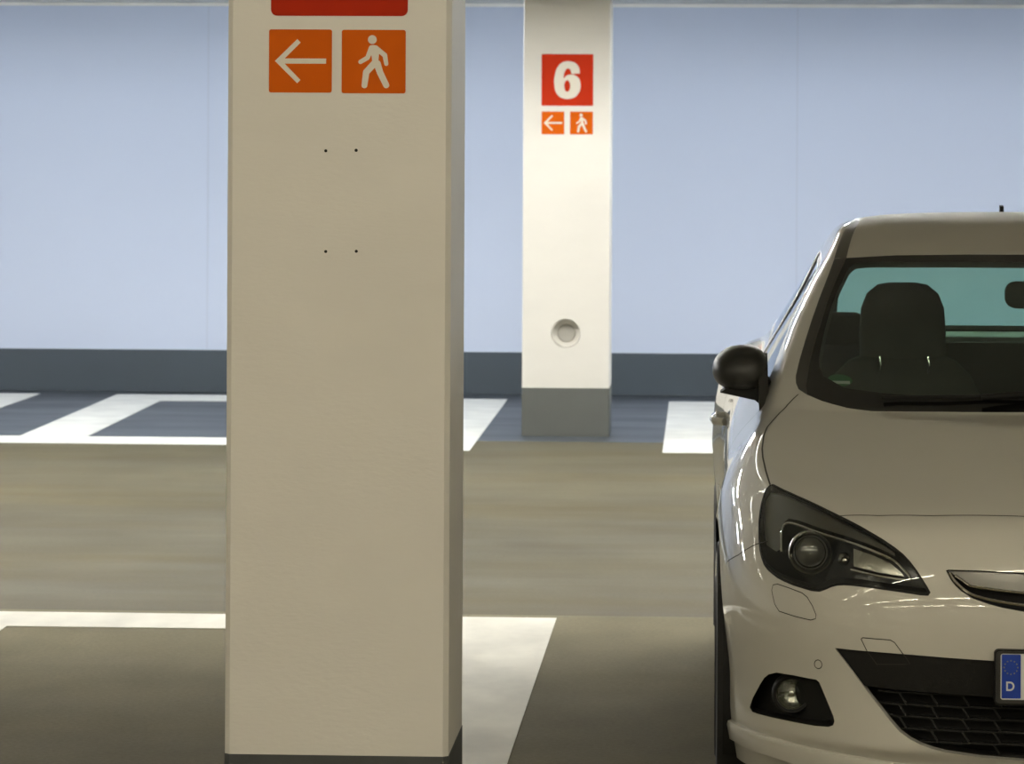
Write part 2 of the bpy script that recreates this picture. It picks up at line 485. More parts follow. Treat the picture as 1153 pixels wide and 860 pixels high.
SKIN = make_skin(4)
_bm = bmesh.new(); _bm.from_mesh(SKIN)
bmesh.ops.triangulate(_bm, faces=_bm.faces)
TREE = BVHTree.FromBMesh(_bm)
_bm.verts.ensure_lookup_table(); _bm.faces.ensure_lookup_table(); _bm.normal_update()
SKV = [(v.co.copy(), v.normal.copy()) for v in _bm.verts]
SKF = [tuple(v.index for v in f.verts) for f in _bm.faces]
_bm.free()
#SHELL-END#

# outlines of the features of the car front, measured on the skin (right half seen in the photo, x < 0)
FE = {
 'headlight': [(-0.769,0.5886,0.8327),(-0.7444,0.5171,0.8262),(-0.7105,0.4378,0.8178),(-0.676,0.3649,0.8084),(-0.6459,0.3031,0.7986),(-0.6167,0.2484,0.7886),(-0.5825,0.1933,0.7759),(-0.5502,0.1512,0.7611),(-0.519,0.1218,0.7451),(-0.491,0.1007,0.7278),(-0.4741,0.0878,0.7149),(-0.4597,0.0759,0.7002),(-0.4445,0.0628,0.6807),(-0.4324,0.0526,0.6624),(-0.4218,0.0446,0.646),(-0.4149,0.0395,0.6335),(-0.4179,0.0393,0.6296),(-0.4328,0.0433,0.6298),(-0.4924,0.0638,0.636),(-0.5521,0.092,0.6404),(-0.5849,0.1124,0.6421),(-0.6077,0.1287,0.6417),(-0.6232,0.1403,0.6394),(-0.6357,0.1495,0.6351),(-0.6495,0.1593,0.6276),(-0.6637,0.1709,0.6211),(-0.6819,0.1903,0.6204),(-0.6997,0.2126,0.6231),(-0.7225,0.2439,0.6265),(-0.7439,0.2776,0.632),(-0.7592,0.3046,0.6371),(-0.7723,0.3314,0.6446),(-0.7828,0.355,0.6517),(-0.7904,0.3762,0.6607),(-0.7962,0.3997,0.6746),(-0.7998,0.4216,0.6894),(-0.8021,0.4492,0.7103),(-0.8023,0.4754,0.731),(-0.8016,0.5046,0.7524),(-0.7987,0.5324,0.7726),(-0.7945,0.5621,0.7928),(-0.7882,0.5844,0.8112),(-0.7833,0.5944,0.8217),(-0.7768,0.5963,0.8293)],
 'washer': [(-0.7704,0.3106,0.6174),(-0.7601,0.2963,0.6212),(-0.7327,0.2532,0.6169),(-0.7038,0.2121,0.6105),(-0.6917,0.1945,0.6024),(-0.68,0.1761,0.5844),(-0.6719,0.1642,0.5651),(-0.6729,0.1643,0.5557),(-0.684,0.1754,0.5511),(-0.7185,0.2151,0.5542),(-0.7563,0.267,0.5602),(-0.7664,0.2857,0.5747),(-0.7734,0.3088,0.605)],
 'tow': [(-0.5694,0.0874,0.5191),(-0.5656,0.0851,0.5225),(-0.5034,0.0573,0.5216),(-0.4935,0.0541,0.5162),(-0.4698,0.0497,0.4846),(-0.4579,0.0487,0.4655),(-0.532,0.0767,0.4609),(-0.5557,0.0833,0.4917)],
 'sensor': [(-0.666,0.1701,0.4482)],
 'lower': [(-0.629,0.13,0.492),(-0.5424,0.0768,0.4915),(-0.4543,0.0444,0.4896),(-0.357,0.0224,0.4854),(-0.2673,0.0108,0.4819),(-0.1449,0.0053,0.479),(-0.003,0.0053,0.4777)],
 'lower_b': [(-0.629,0.13,0.492),(-0.6004,0.1156,0.4557),(-0.5703,0.104,0.4168),(-0.5451,0.0958,0.3835),(-0.519,0.087,0.3519),(-0.5003,0.0804,0.3285),(-0.48,0.0731,0.3066),(-0.4577,0.0657,0.2911),(-0.4327,0.0584,0.2796),(-0.4052,0.0518,0.2709),(-0.374,0.0467,0.2643),(-0.2955,0.0404,0.2545),(-0.1958,0.0377,0.2482),(-0.1,0.038,0.2458),(0.0016,0.0379,0.2462)],
 'band_b': [(-0.5636,0.1016,0.4094),(-0.497,0.0715,0.4061),(-0.4304,0.0508,0.4037),(-0.2588,0.0228,0.3965),(-0.1433,0.0181,0.3925),(-0.0012,0.0183,0.3902)],
 'fog': [(-0.8236,0.4234,0.3087),(-0.8169,0.4052,0.3332),(-0.7984,0.3607,0.3753),(-0.7902,0.3423,0.3911),(-0.7802,0.3225,0.4024),(-0.7617,0.2916,0.4111),(-0.7236,0.2398,0.4123),(-0.6832,0.1947,0.4106),(-0.6706,0.1822,0.4104),(-0.6635,0.1764,0.405),(-0.6546,0.1716,0.3849),(-0.6418,0.1642,0.3548),(-0.6309,0.1568,0.3286),(-0.6282,0.1549,0.3168),(-0.6314,0.1577,0.307),(-0.641,0.1661,0.302),(-0.672,0.1958,0.2992),(-0.7346,0.2695,0.2996),(-0.8031,0.3792,0.2989),(-0.8177,0.4104,0.2995)],
 'foglamp': [(-0.7256,0.2513,0.3591)],
 'upgrille_t': [(-0.3768,0.0472,0.6852),(-0.3708,0.0466,0.687),(-0.3066,0.0356,0.6872),(-0.1991,0.0243,0.6835),(-0.1038,0.0209,0.6808),(-0.0024,0.0204,0.6799)],
 'upgrille_b': [(-0.3768,0.0472,0.6852),(-0.3657,0.0374,0.6638),(-0.3552,0.0316,0.6513),(-0.3427,0.0264,0.6401),(-0.3172,0.0189,0.6245),(-0.2842,0.0127,0.6137),(-0.2492,0.008,0.6051),(-0.2003,0.004,0.5967),(-0.1052,0.001,0.5871),(-0.004,0.0008,0.5842)],
 'bar1_b': [(-0.3719,0.0451,0.6824),(-0.3609,0.0398,0.6739),(-0.3469,0.0344,0.6654),(-0.337,0.0306,0.6588),(-0.3237,0.0266,0.652),(-0.2968,0.022,0.6487),(-0.2605,0.0169,0.6444),(-0.1999,0.0115,0.6389),(-0.1048,0.008,0.6332),(-0.0035,0.0074,0.6303)],
 'bar2': [(-0.3689,0.0434,0.6796),(-0.3551,0.0342,0.6602),(-0.3312,0.0245,0.6399),(-0.3075,0.0185,0.6291),(-0.2608,0.0114,0.6192),(-0.2002,0.006,0.611),(-0.1052,0.0027,0.6022),(-0.0039,0.0025,0.6003)],
 'seam_fb': [(-0.9104,3.4487,0.3066),(-0.9009,0.7445,0.6166),(-0.8659,0.5674,0.6589),(-0.8263,0.4936,0.6997),(-0.801,0.4526,0.7151)],
 'shut_front': [(-0.6167,0.2495,0.7891),(-0.5239,0.201,0.7952),(-0.4011,0.1651,0.7996),(-0.1903,0.1367,0.8029),(0.009,0.1332,0.8042)],
 'shut_side': [(-0.7737,0.5958,0.8316),(-0.7826,0.7271,0.8544),(-0.7885,0.8692,0.8779),(-0.7889,0.9577,0.8937),(-0.7829,1.0865,0.9186),(-0.7731,1.1594,0.9343),(-0.7609,1.202,0.9454),(-0.7387,1.2727,0.9642),(-0.7171,1.3258,0.9821),(-0.6996,1.3539,0.9982),(-0.6874,1.3697,1.008)],
 'ws_out': [(-0.5706,2.0589,1.3539),(-0.5953,1.9465,1.2994),(-0.6194,1.8476,1.2471),(-0.6426,1.7486,1.1919),(-0.6639,1.6511,1.1353),(-0.6794,1.5733,1.0924),(-0.6924,1.4833,1.0499),(-0.6925,1.4436,1.0345),(-0.6867,1.4015,1.0204),(-0.6634,1.3491,1.0076),(-0.6268,1.2914,0.9959),(-0.5944,1.2493,0.989),(-0.5613,1.2088,0.983),(-0.5036,1.1558,0.9791),(-0.3251,1.0792,0.9838),(-0.1158,1.0407,0.9872),(0.1048,1.0437,0.9889)],
 'ws_glass': [(-0.5368,2.0511,1.3558),(-0.5681,1.9363,1.2999),(-0.5965,1.8189,1.2404),(-0.6192,1.7084,1.1815),(-0.6414,1.6036,1.1227),(-0.6556,1.5136,1.0764),(-0.6657,1.4113,1.0311),(-0.6642,1.3539,1.0092)],
 'ws_clear': [(0.1953,1.9128,1.3642),(-0.0475,1.8816,1.3609),(-0.4831,2.0055,1.3462),(-0.5155,2.0128,1.3421),(-0.5326,1.9891,1.3287),(-0.565,1.8782,1.2743),(-0.5896,1.7769,1.2232),(-0.6107,1.6646,1.1639),(-0.6275,1.5451,1.1015),(-0.6281,1.4869,1.0757),(-0.6183,1.4274,1.0542),(-0.5651,1.3212,1.0285),(-0.4411,1.2147,1.0201),(-0.2755,1.1391,1.0187),(-0.1104,1.1063,1.0186),(0.1114,1.1077,1.0192)],
 'ws_top': [(-0.5368,2.0511,1.3558),(-0.3718,1.9756,1.362),(-0.0454,1.9067,1.3698),(0.1974,1.9329,1.3712)],
 'proj': [(-0.6825,0.2369,0.6962)],
 'trim_l': [(-0.7495,0.3303,0.6909),(-0.7494,0.3644,0.7257),(-0.7456,0.3817,0.7465),(-0.7343,0.3743,0.7569),(-0.7099,0.3319,0.7564),(-0.662,0.2508,0.7464),(-0.5905,0.1626,0.7329),(-0.5272,0.1106,0.714),(-0.4915,0.087,0.6987),(-0.4641,0.066,0.6728),(-0.4543,0.0576,0.658)],
 'trim_low': [(-0.5914,0.1306,0.6726),(-0.532,0.0901,0.6632),(-0.4722,0.0634,0.6577),(-0.4543,0.0574,0.6574)],
 'bulb': [(-0.6051,0.1511,0.6906)],
 'signal': [(-0.5839,0.149,0.7177),(-0.5378,0.1122,0.7054),(-0.5017,0.0882,0.6918),(-0.4758,0.0696,0.6714),(-0.4699,0.0644,0.6628),(-0.5283,0.0904,0.6686),(-0.5845,0.1285,0.6783)],
 'lip': [(-0.8806,0.6857,0.2499),(-0.8615,0.5623,0.2553),(-0.8404,0.4853,0.2551),(-0.7965,0.379,0.2534),(-0.7498,0.3066,0.2506),(-0.6191,0.172,0.2409),(-0.5045,0.1112,0.2317)],
 'sticker': [(-0.5778,1.3794,1.0487)],
 'crease': [(-0.4212,0.0589,0.6876),(-0.3837,0.0306,0.6255),(-0.3476,0.0165,0.5702),(-0.3273,0.0132,0.5361)],
}

# ------------------------------------------------------------------ car materials
M['paint'] = mat('car_paint', (0.62, 0.61, 0.56), 0.42, spec=0.05, coat=1.0, coat_rough=0.02)
M['lining'] = mat('car_lining', (0.07, 0.07, 0.065), 0.9)
M['cabin'] = mat('cabin_dark_plastic', (0.014, 0.014, 0.012), 0.7)
M['seat'] = mat('seat_fabric', (0.06, 0.057, 0.05), 0.95)
M['trim'] = mat('black_satin_trim', (0.03, 0.03, 0.028), 0.35)
M['moulding'] = mat('roof_moulding_grey', (0.07, 0.067, 0.058), 0.4)
M['rough_black'] = mat('black_grained_plastic', (0.012, 0.012, 0.0115), 0.6, spec=0.25, bump=0.2, bscale=300)
M['mirror_black'] = mat('mirror_cap_black', (0.02, 0.02, 0.018), 0.42)
M['cavity'] = mat('cavity_black', (0.006, 0.006, 0.006), 0.8)
M['frit'] = mat('glass_black_border', (0.006, 0.006, 0.006), 0.12, spec=0.25)
M['chrome'] = mat('chrome', (0.78, 0.77, 0.74), 0.12, metal=1.0)
M['satin_chrome'] = mat('satin_chrome', (0.15, 0.148, 0.14), 0.3, metal=1.0)
M['lamp_bezel'] = mat('headlight_bezel_black', (0.016, 0.017, 0.018), 0.22)
M['lamp_bezel2'] = mat('headlight_bezel_smoked', (0.10, 0.095, 0.08), 0.35, metal=0.6)
M['reflector'] = mat('lamp_reflector', (0.5, 0.49, 0.45), 0.22, metal=1.0, bump=0.5, bscale=120)
M['clear'] = thin_glass('clear_lamp_cover', (0.93, 0.95, 0.94))
M['screen'] = thin_glass('windscreen_glass', (0.62, 0.74, 0.66))
M['side_glass'] = thin_glass('side_window_glass', (0.60, 0.72, 0.68))
M['rear_glass'] = thin_glass('rear_window_glass', (0.48, 0.72, 0.62))
M['proj_glass'] = mat('projector_lens_glass', (0.10, 0.10, 0.09), 0.05, coat=1.0, metal=0.3)
M['rubber'] = mat('tyre_rubber', (0.02, 0.02, 0.02), 0.75)
M['rim'] = mat('alloy_rim', (0.5, 0.5, 0.49), 0.28, metal=1.0)
M['plate'] = mat('plate_white', (0.75, 0.75, 0.73), 0.4)
M['plate_blue'] = mat('plate_blue', (0.008, 0.045, 0.36), 0.35)
M['star'] = mat('star_yellow', (0.25, 0.24, 0.16), 0.5)
M['seam'] = mat('panel_gap', (0.028, 0.027, 0.022), 0.8)
M['green'] = mat('sticker_green', (0.03, 0.16, 0.06), 0.5)
M['shelf'] = mat('parcel_shelf', (0.30, 0.33, 0.30), 0.8)
M['roof'] = mat('roof_panel_satin', (0.50, 0.485, 0.44), 0.5, metal=0.0, spec=0.35)

# ------------------------------------------------------------------ cutting the skin
def in_poly(a, b, P):
    c = False; n = len(P); j = n - 1
    for i in range(n):
        (ai, bi), (aj, bj) = P[i], P[j]
        if (bi > b) != (bj > b) and a < (aj - ai) * (b - bi) / (bj - bi) + ai: c = not c
        j = i
    return c

AX = {'xz': (0, 2, 1), 'yz': (1, 2, 0), 'xy': (0, 1, 2)}

def cut(bm, poly, plane, sel):
    """cut the outline into the mesh; returns the faces inside it"""
    ia, ib, ic = AX[plane]
    pa = [p[0] for p in poly]; pb = [p[1] for p in poly]
    A0, A1, B0, B1 = min(pa), max(pa), min(pb), max(pb)
    cand = set()
    for f in bm.faces:
        c = f.calc_center_median()
        if not sel(c): continue
        xs = [v.co[ia] for v in f.verts]; zs = [v.co[ib] for v in f.verts]
        if max(xs) < A0 or min(xs) > A1 or max(zs) < B0 or min(zs) > B1: continue
        cand.add(f)
    n = len(poly)
    for i in range(n):
        p, q = poly[i], poly[(i + 1) % n]
        if abs(p[0] - q[0]) + abs(p[1] - q[1]) < 1e-6: continue
        e = 1e-5
        a0, a1 = min(p[0], q[0]) - e, max(p[0], q[0]) + e
        b0, b1 = min(p[1], q[1]) - e, max(p[1], q[1]) + e
        fs = []
        for f in cand:
            xs = [v.co[ia] for v in f.verts]; zs = [v.co[ib] for v in f.verts]
            if max(xs) < a0 or min(xs) > a1 or max(zs) < b0 or min(zs) > b1: continue
            fs.append(f)
        if not fs: continue
        co = [0, 0, 0]; no = [0, 0, 0]
        co[ia], co[ib] = p; no[ia], no[ib] = (q[1] - p[1]), -(q[0] - p[0])
        es = set(); vs = set()
        for f in fs:
            es.update(f.edges); vs.update(f.verts)
        old = set(fs)
        r = bmesh.ops.bisect_plane(bm, geom=fs + list(es) + list(vs), dist=1e-6, plane_co=co, plane_no=Vector(no).normalized())
        cand -= {f for f in old if not f.is_valid}
        for g in r['geom']:
            if isinstance(g, bmesh.types.BMFace): cand.add(g)
    out = []
    for f in cand:
        if f.is_valid:
            c = f.calc_center_median()
            if in_poly(c[ia], c[ib], poly): out.append(f)
    return out

def skin_normal(p):
    loc, nrm, fi, d = TREE.find_nearest(p)
    a, b, c = (SKV[i] for i in SKF[fi])
    n = (a[0] - b[0]).cross(a[0] - c[0])
    A = n.length
    if A < 1e-12: return nrm
    wa = (b[0] - loc).cross(c[0] - loc).length / A
    wb = (a[0] - loc).cross(c[0] - loc).length / A
    wc = (a[0] - loc).cross(b[0] - loc).length / A
    return (a[1] * wa + b[1] * wb + c[1] * wc).normalized()

def take(bm, faces, name, m, parent, off=0.0, shift=None, **kw):
    """faces of the skin as a mesh of their own, with the skin's normals"""
    vm = {}; nb = bmesh.new()
    cache = []
    for f in faces:
        vs = []
        for v in f.verts:
            if v not in vm:
                vm[v] = nb.verts.new(v.co)
                cache.append(v.co.copy())
            vs.append(vm[v])
        try: nb.faces.new(vs)
        except ValueError: pass
    ns = [skin_normal(c) for c in cache]
    for i, v in enumerate(nb.verts):
        if off: v.co += ns[i] * off
        if shift: v.co += Vector(shift)
    nb.verts.index_update()
    me = bpy.data.meshes.new(name); nb.to_mesh(me); nb.free()
    for p in me.polygons: p.use_smooth = True
    me.normals_split_custom_set_from_vertices([tuple(n) for n in ns])
    return link(name, me, m, parent, **kw)

def drop(bm, faces):
    bmesh.ops.delete(bm, geom=faces, context='FACES')

def xz(L): return [(p[0], p[2]) for p in L]
def mir(L): return [(-a, b) for a, b in reversed(L)]
def mx(L):   # half outline (ending at the centre line) -> whole
    L = [p for p in L if p[0] < -0.004]
    return L + [(0, L[-1][1])] + [(-a, b) for a, b in reversed(L)]
def smooth2(L, n=4, closed=False):
    return [(p.x, p.y) for p in cr([(a, b, 0) for a, b in L], n, closed)]

def ysk(x, z, dflt=None):
    h = TREE.ray_cast(Vector((x, -1.0, z)), Vector((0, 1, 0)))
    return h[0].y if h[0] is not None else (dflt if dflt is not None else 0.3)

def fpatch(name, poly, off, m, parent, step=0.012, thick=0.0, normals=True, yfun=None, **kw):
    """a piece that follows the front of the car: outline in (x,z), off = depth behind the skin"""
    yf = yfun or ysk
    a0, a1 = min(p[0] for p in poly), max(p[0] for p in poly)
    b0, b1 = min(p[1] for p in poly), max(p[1] for p in poly)
    pts = [Vector(p) for p in poly]; n = len(pts)
    a = a0 + step / 2
    while a < a1:
        b = b0 + step / 2
        while b < b1:
            if in_poly(a, b, poly) and min((Vector((a, b)) - q).length for q in pts[:n]) > step * .35: pts.append(Vector((a, b)))
            b += step
        a += step
    res = delaunay_2d_cdt(pts, [], [list(range(n))], 1, 1e-6)
    vo, eo, fo = res[0], res[1], res[2]
    bm = bmesh.new()
    V = [bm.verts.new((v.x, yf(v.x, v.y) + off, v.y)) for v in vo]
    for f in fo: bm.faces.new([V[i] for i in f])
    bmesh.ops.recalc_face_normals(bm, faces=bm.faces)
    s = sum(f.normal.y * f.calc_area() for f in bm.faces)
    if s > 0: bmesh.ops.reverse_faces(bm, faces=bm.faces)
    if thick:
        be = [e for e in bm.edges if e.is_boundary]
        r = bmesh.ops.extrude_edge_only(bm, edges=be)
        bmesh.ops.translate(bm, vec=(0, thick, 0), verts=[g for g in r['geom'] if isinstance(g, bmesh.types.BMVert)])
    return from_bm(name, bm, m, parent, smooth=True, recalc=False, **kw)

def wall_strip(name, poly, d0, d1, m, parent, closed=True, yfun=None, inset=0.0, **kw):
    """the return of an opening: runs back from the skin along the outline"""
    yf = yfun or ysk
    bm = bmesh.new(); n = len(poly)
    cx = sum(p[0] for p in poly) / n; cz = sum(p[1] for p in poly) / n
    A = [bm.verts.new((x, yf(x, z) + d0, z)) for x, z in poly]
    B = [bm.verts.new((x + (cx - x) * inset, yf(x, z) + d1, z + (cz - z) * inset)) for x, z in poly]
    for i in range(n if closed else n - 1):
        j = (i + 1) % n
        bm.faces.new((A[i], A[j], B[j], B[i]))
    return from_bm(name, bm, m, parent, smooth=True, **kw)

def ribbon(name, pts, width, parent, lift=0.0008, m=None, closed=False, **kw):
    """a narrow dark panel gap lying on the skin"""
    P = [Vector(p) for p in pts]
    if closed: P.append(P[0])
    Q = []
    for a, b in zip(P, P[1:]):
        k = max(1, int((b - a).length / 0.012))
        for i in range(k): Q.append(a.lerp(b, i / k))
    Q.append(P[-1])
    bm = bmesh.new(); prev = None
    for i, p in enumerate(Q):
        loc, nn, fi, d = TREE.find_nearest(p)
        nr = skin_normal(p)
        t = (Q[min(i + 1, len(Q) - 1)] - Q[max(i - 1, 0)])
        if t.length < 1e-9: continue
        s = t.normalized().cross(nr).normalized()
        c = loc + nr * lift
        cur = (bm.verts.new(c - s * width / 2), bm.verts.new(c + s * width / 2))
        if prev: bm.faces.new((prev[0], prev[1], cur[1], cur[0]))
        prev = cur
    return from_bm(name, bm, m or M['seam'], parent, smooth=True, **kw)

def both(fn):
    for s in (1, -1): fn(s)
def sx(L3, s): return [(p[0] * s, p[1], p[2]) for p in L3]
def s2(L2, s): return L2 if s == 1 else mir(L2)

# ------------------------------------------------------------------ the car
car = empty('car', (CX0, CY0, 0), label='pale grey three-door hatchback parked nose-out beside the near pillar', cat='car')

bm = bmesh.new(); bm.from_mesh(SKIN)
front = lambda c: c.y < 1.0
WC = [(0.95, 0.345), (3.645, 0.345)]
parts = {}
# wheel arches
for (wy, wz) in WC:
    P = [(wy + .372 * math.cos(R(a)), wz + .372 * math.sin(R(a))) for a in range(-60, 241, 6)]
    drop(bm, cut(bm, P, 'yz', lambda c: abs(c.x) > .55))
# glass
WSO = [(p[0], p[2]) for p in FE['ws_out']]
WS_TOP = [(p[0], p[2]) for p in FE['ws_top'] if p[0] < 0]
ws_outer = [WS_TOP[0]] + WSO
half = [p for p in ws_outer if p[0] < -.004]
top_c = (0, 1.3725)
WS = mx(half[:1] + half[1:])
WSpoly = [p for p in WS]
def ws_full(H):  # H: from top-left corner down to the bottom centre
    H = [p for p in H if p[0] < -.004]
    return [(0, top_c[1]), (-.2, 1.3715), (-.4, 1.366)] + H + [(0, H[-1][1])] + [(-a, b) for a, b in reversed(H)] + [(.4, 1.366), (.2, 1.3715)]
WSP = ws_full(WSO)
glassH = [(p[0], p[2]) for p in FE['ws_glass']] + [p for p in WSO if p[0] > -.655 and p[1] < 1.015]
WGP = ws_full(glassH)
clear = [(p[0], p[2]) for p in FE['ws_clear']]
clH = [p for p in clear[2:] if p[0] < -.004]
WCP = [(0, 1.353), (-.25, 1.352), (-.42, 1.348)] + clH + [(0, clH[-1][1])] + [(-a, b) for a, b in reversed(clH)] + [(.42, 1.348), (.25, 1.352)]
wsel = lambda c: 0.95 < c.y < 2.2 and c.z > .97
a_faces = set(cut(bm, WSP, 'xz', wsel))
b_faces = set(cut(bm, WGP, 'xz', wsel))
c_faces = cut(bm, WCP, 'xz', wsel)
def regather(P, plane, sel, excl=()):
    ia, ib, ic = AX[plane]
    out = []
    for f in bm.faces:
        c = f.calc_center_median()
        if sel(c) and in_poly(c[ia], c[ib], P) and f not in excl: out.append(f)
    return out
SIDE = smooth2([(1.60, 1.005), (1.66, 1.06), (1.80, 1.135), (2.0, 1.24), (2.2, 1.318), (2.5, 1.352), (2.85, 1.358), (3.15, 1.335), (3.36, 1.27), (3.44, 1.17), (3.40, 1.105), (3.2, 1.085), (2.8, 1.055), (2.3, 1.02), (1.9, 1.003)], 3, True)
SIDEI = smooth2([(1.72, 1.03), (1.83, 1.12), (2.0, 1.215), (2.2, 1.292), (2.5, 1.326), (2.85, 1.332), (3.12, 1.312), (3.31, 1.255), (3.385, 1.17), (3.35, 1.128), (3.2, 1.11), (2.8, 1.08), (2.3, 1.045), (1.9, 1.03)], 3, True)
for s in (-1, 1):
    ss = lambda c, s=s: c.x * s > .45 and c.z > .95
    cut(bm, SIDE, 'yz', ss); cut(bm, SIDEI, 'yz', ss)
REAR = rrect(-.50, .50, 1.075, 1.30, .07)
rsel = lambda c: c.y > 3.55
cut(bm, REAR, 'xz', rsel)
# openings of the nose
HL = xz(FE['headlight'])
LOW = mx(xz(FE['lower'])) ; lowb = mx(xz(FE['lower_b']))
LOWP = LOW + [p for p in reversed(lowb)][1:-1]
UPG = mx(xz(FE['upgrille_t'])) + [p for p in reversed(mx(xz(FE['upgrille_b'])))][1:-1]
FOG = xz(FE['fog'])
for s in (1, -1):
    drop(bm, cut(bm, s2(FOG, s), 'xz', front))
    f = cut(bm, s2(HL, s), 'xz', front)
    o = take(bm, f, 'headlight_cover', M['clear'], None)
    parts['cover', s] = o
    drop(bm, f)
drop(bm, cut(bm, LOWP, 'xz', front))
drop(bm, cut(bm, UPG, 'xz', front))
# panels
HOODP = mx(xz([p for p in FE['shut_front'] if p[0] < 0]))
side_sh = xz(FE['shut_side'])
hl_top = [p for p in HL[:6]]
hood_half = [(0, HOODP[len(HOODP) // 2][1])] + [p for p in reversed(xz([p for p in FE['shut_front'] if p[0] < -.004]))] + list(reversed(hl_top)) + side_sh
cowl = [p for p in WSO[7:] if p[0] < -.004]
hood_half = hood_half + cowl + [(0, cowl[-1][1])]
hh = [p for p in hood_half if p[0] < -.0001]
HOOD = [(0, .8045)] + hh + [(0, cowl[-1][1])] + [(-a, b) for a, b in reversed(hh)]
cut(bm, HOOD, 'xz', lambda c: c.y < 1.5 and c.z > .75)
DOOR = [(1.46, .27), (1.44, .50), (1.47, .80), (1.50, .96), (1.57, 1.02), (1.72, 1.13), (2.0, 1.275), (2.25, 1.352), (2.6, 1.372), (2.74, 1.372), (2.80, 1.08), (2.86, .80), (2.84, .50), (2.72, .27)]
for s in (-1, 1):
    cut(bm, DOOR, 'yz', lambda c, s=s: c.x * s > .5)
seam = [(p[0], p[1], p[2]) for p in FE['seam_fb']]
sm = [(-.918, .628), (-.913, .632), (-.9035, .645), (-.874, .672), (-.826, .706), (-.7995, .7205)]
BUMP = [(-1.0, .10), (-1.0, .628)] + sm + [(-.77, .80)] + [(-.7, .82), (0, .8045), (.7, .82), (.77, .80)] + [(-a, b) for a, b in reversed(sm)] + [(1.0, .628), (1.0, .10)]
cut(bm, BUMP, 'xz', lambda c: c.y < .96)
TOPR = [(-.537, 2.05), (-.495, 2.35), (-.460, 2.7), (-.45, 3.2), (-.455, 3.62)]
TOPM = [(-.571, 2.06), (-.528, 2.35), (-.488, 2.7), (-.476, 3.2), (-.48, 3.62)]
cut(bm, [(0, 1.93), (-.2, 1.945), (-.4, 1.985)] + TOPR + [(0, 3.70)] + [(-a, b) for a, b in reversed(TOPR)] + [(.4, 1.985), (.2, 1.945)], 'xy', lambda c: c.z > 1.2)
ROOFM = [(0, 1.93), (-.2, 1.945), (-.4, 1.985), (-.537, 2.05)] + TOPM + [(-.455, 3.63), (0, 3.71)] + [(.455, 3.63)] + [(-a, b) for a, b in reversed(TOPM)] + [(.537, 2.05), (.4, 1.985), (.2, 1.945)]
cut(bm, ROOFM, 'xy', lambda c: c.z > 1.2)
ROOFP = [(0, 1.93), (-.2, 1.945), (-.4, 1.985)] + TOPR + [(0, 3.70)] + [(-a, b) for a, b in reversed(TOPR)] + [(.4, 1.985), (.2, 1.945)]

def classify(c, n):
    if wsel(c) and in_poly(c.x, c.z, WSP) and c.y < 2.12:
        if in_poly(c.x, c.z, WCP): return 'windscreen'
        if in_poly(c.x, c.z, WGP): return 'windscreen_border'
        return ('pillar_trim', c.x > 0)
    if abs(c.x) > .45 and c.z > .95 and in_poly(c.y, c.z, SIDE) and abs(n.x) > .35:
        k = 'side_window' if in_poly(c.y, c.z, SIDEI) else 'window_frame'
        return (k, c.x > 0)
    if c.y > 3.55 and in_poly(c.x, c.z, REAR): return 'rear_window'
    if c.y < 1.5 and c.z > .75 and in_poly(c.x, c.z, HOOD): return 'bonnet'
    if c.z > 1.2 and in_poly(c.x, c.y, ROOFP): return 'roof_panel'
    if c.z > 1.2 and in_poly(c.x, c.y, ROOFM): return ('roof_moulding', c.x > 0)
    if c.y < .96 and in_poly(c.x, c.z, BUMP) and c.z < .83: return 'front_bumper'
    if abs(c.x) > .5 and in_poly(c.y, c.z, DOOR): return ('door', c.x > 0)
    if c.y < 1.55 and c.z < 1.03 and abs(c.x) > .5: return ('wing', c.x > 0)
    return 'body_shell'
groups = {}
for f in bm.faces:
    groups.setdefault(classify(f.calc_center_median(), f.normal), []).append(f)
MT = dict(roof_moulding='moulding', windscreen='screen', windscreen_border='frit', pillar_trim='trim', side_window='side_glass', window_frame='trim', rear_window='rear_glass',
          bonnet='paint', roof_panel='roof', front_bumper='paint', door='paint', wing='paint', body_shell='paint')
G = {}
for k, fs in groups.items():
    nm = k if isinstance(k, str) else k[0]
    G[k] = take(bm, fs, nm, M[MT[nm]], car)
# inner lining of the cabin (roof lining, pillars, door cards)
solid = []
for k, fs in groups.items():
    nm = k if isinstance(k, str) else k[0]
    if nm in ('windscreen', 'side_window', 'rear_window', 'front_bumper', 'bonnet', 'wing'): continue
    solid += [f for f in fs if f.calc_center_median().y > 1.0 and f.calc_center_median().z > .45]
take(bm, solid, 'cabin_lining', M['lining'], car, off=-0.018)
bm.free()

# gaps between panels
for s in (1, -1):
    sf = [p for p in FE['shut_front'] if p[0] < -.004]
    ribbon('panel_gap', sx(FE['seam_fb'][0:0] + [(-.905, .60, .640), (-.9035, .60, .645), (-.874, .52, .672), (-.826, .45, .706), (-.7995, .40, .7205)], s), .0030, car)
    ribbon('panel_gap', sx(FE['shut_side'], s), .0042, car)
    ribbon('cover_outline', sx(FE['washer'], s), .0022, G['front_bumper'], closed=True)
    c = FE['sensor'][0]
    ribbon('sensor_ring', [(s * (c[0] + .009 * math.cos(R(a)) * .9), ysk(c[0] + .009 * math.cos(R(a)), c[2] + .0105 * math.sin(R(a))), c[2] + .0105 * math.sin(R(a))) for a in range(0, 360, 20)], .0022, G['front_bumper'], closed=True)
    for k in (True, False):
        pass
    D3 = []
    for a, b in DOOR:
        h = TREE.ray_cast(Vector((-1.3 * s, a, b)), Vector((s, 0, 0)))
        if h[0] is not None: D3.append(tuple(h[0]))
    ribbon('panel_gap', D3[:4], .004, car); ribbon('panel_gap', D3[9:], .004, car)
sf = [p for p in FE['shut_front'] if p[0] < -.004]
ribbon('panel_gap', sf + [(0, .1335, .8045)] + [(-p[0], p[1], p[2]) for p in reversed(sf)], .0036, car)
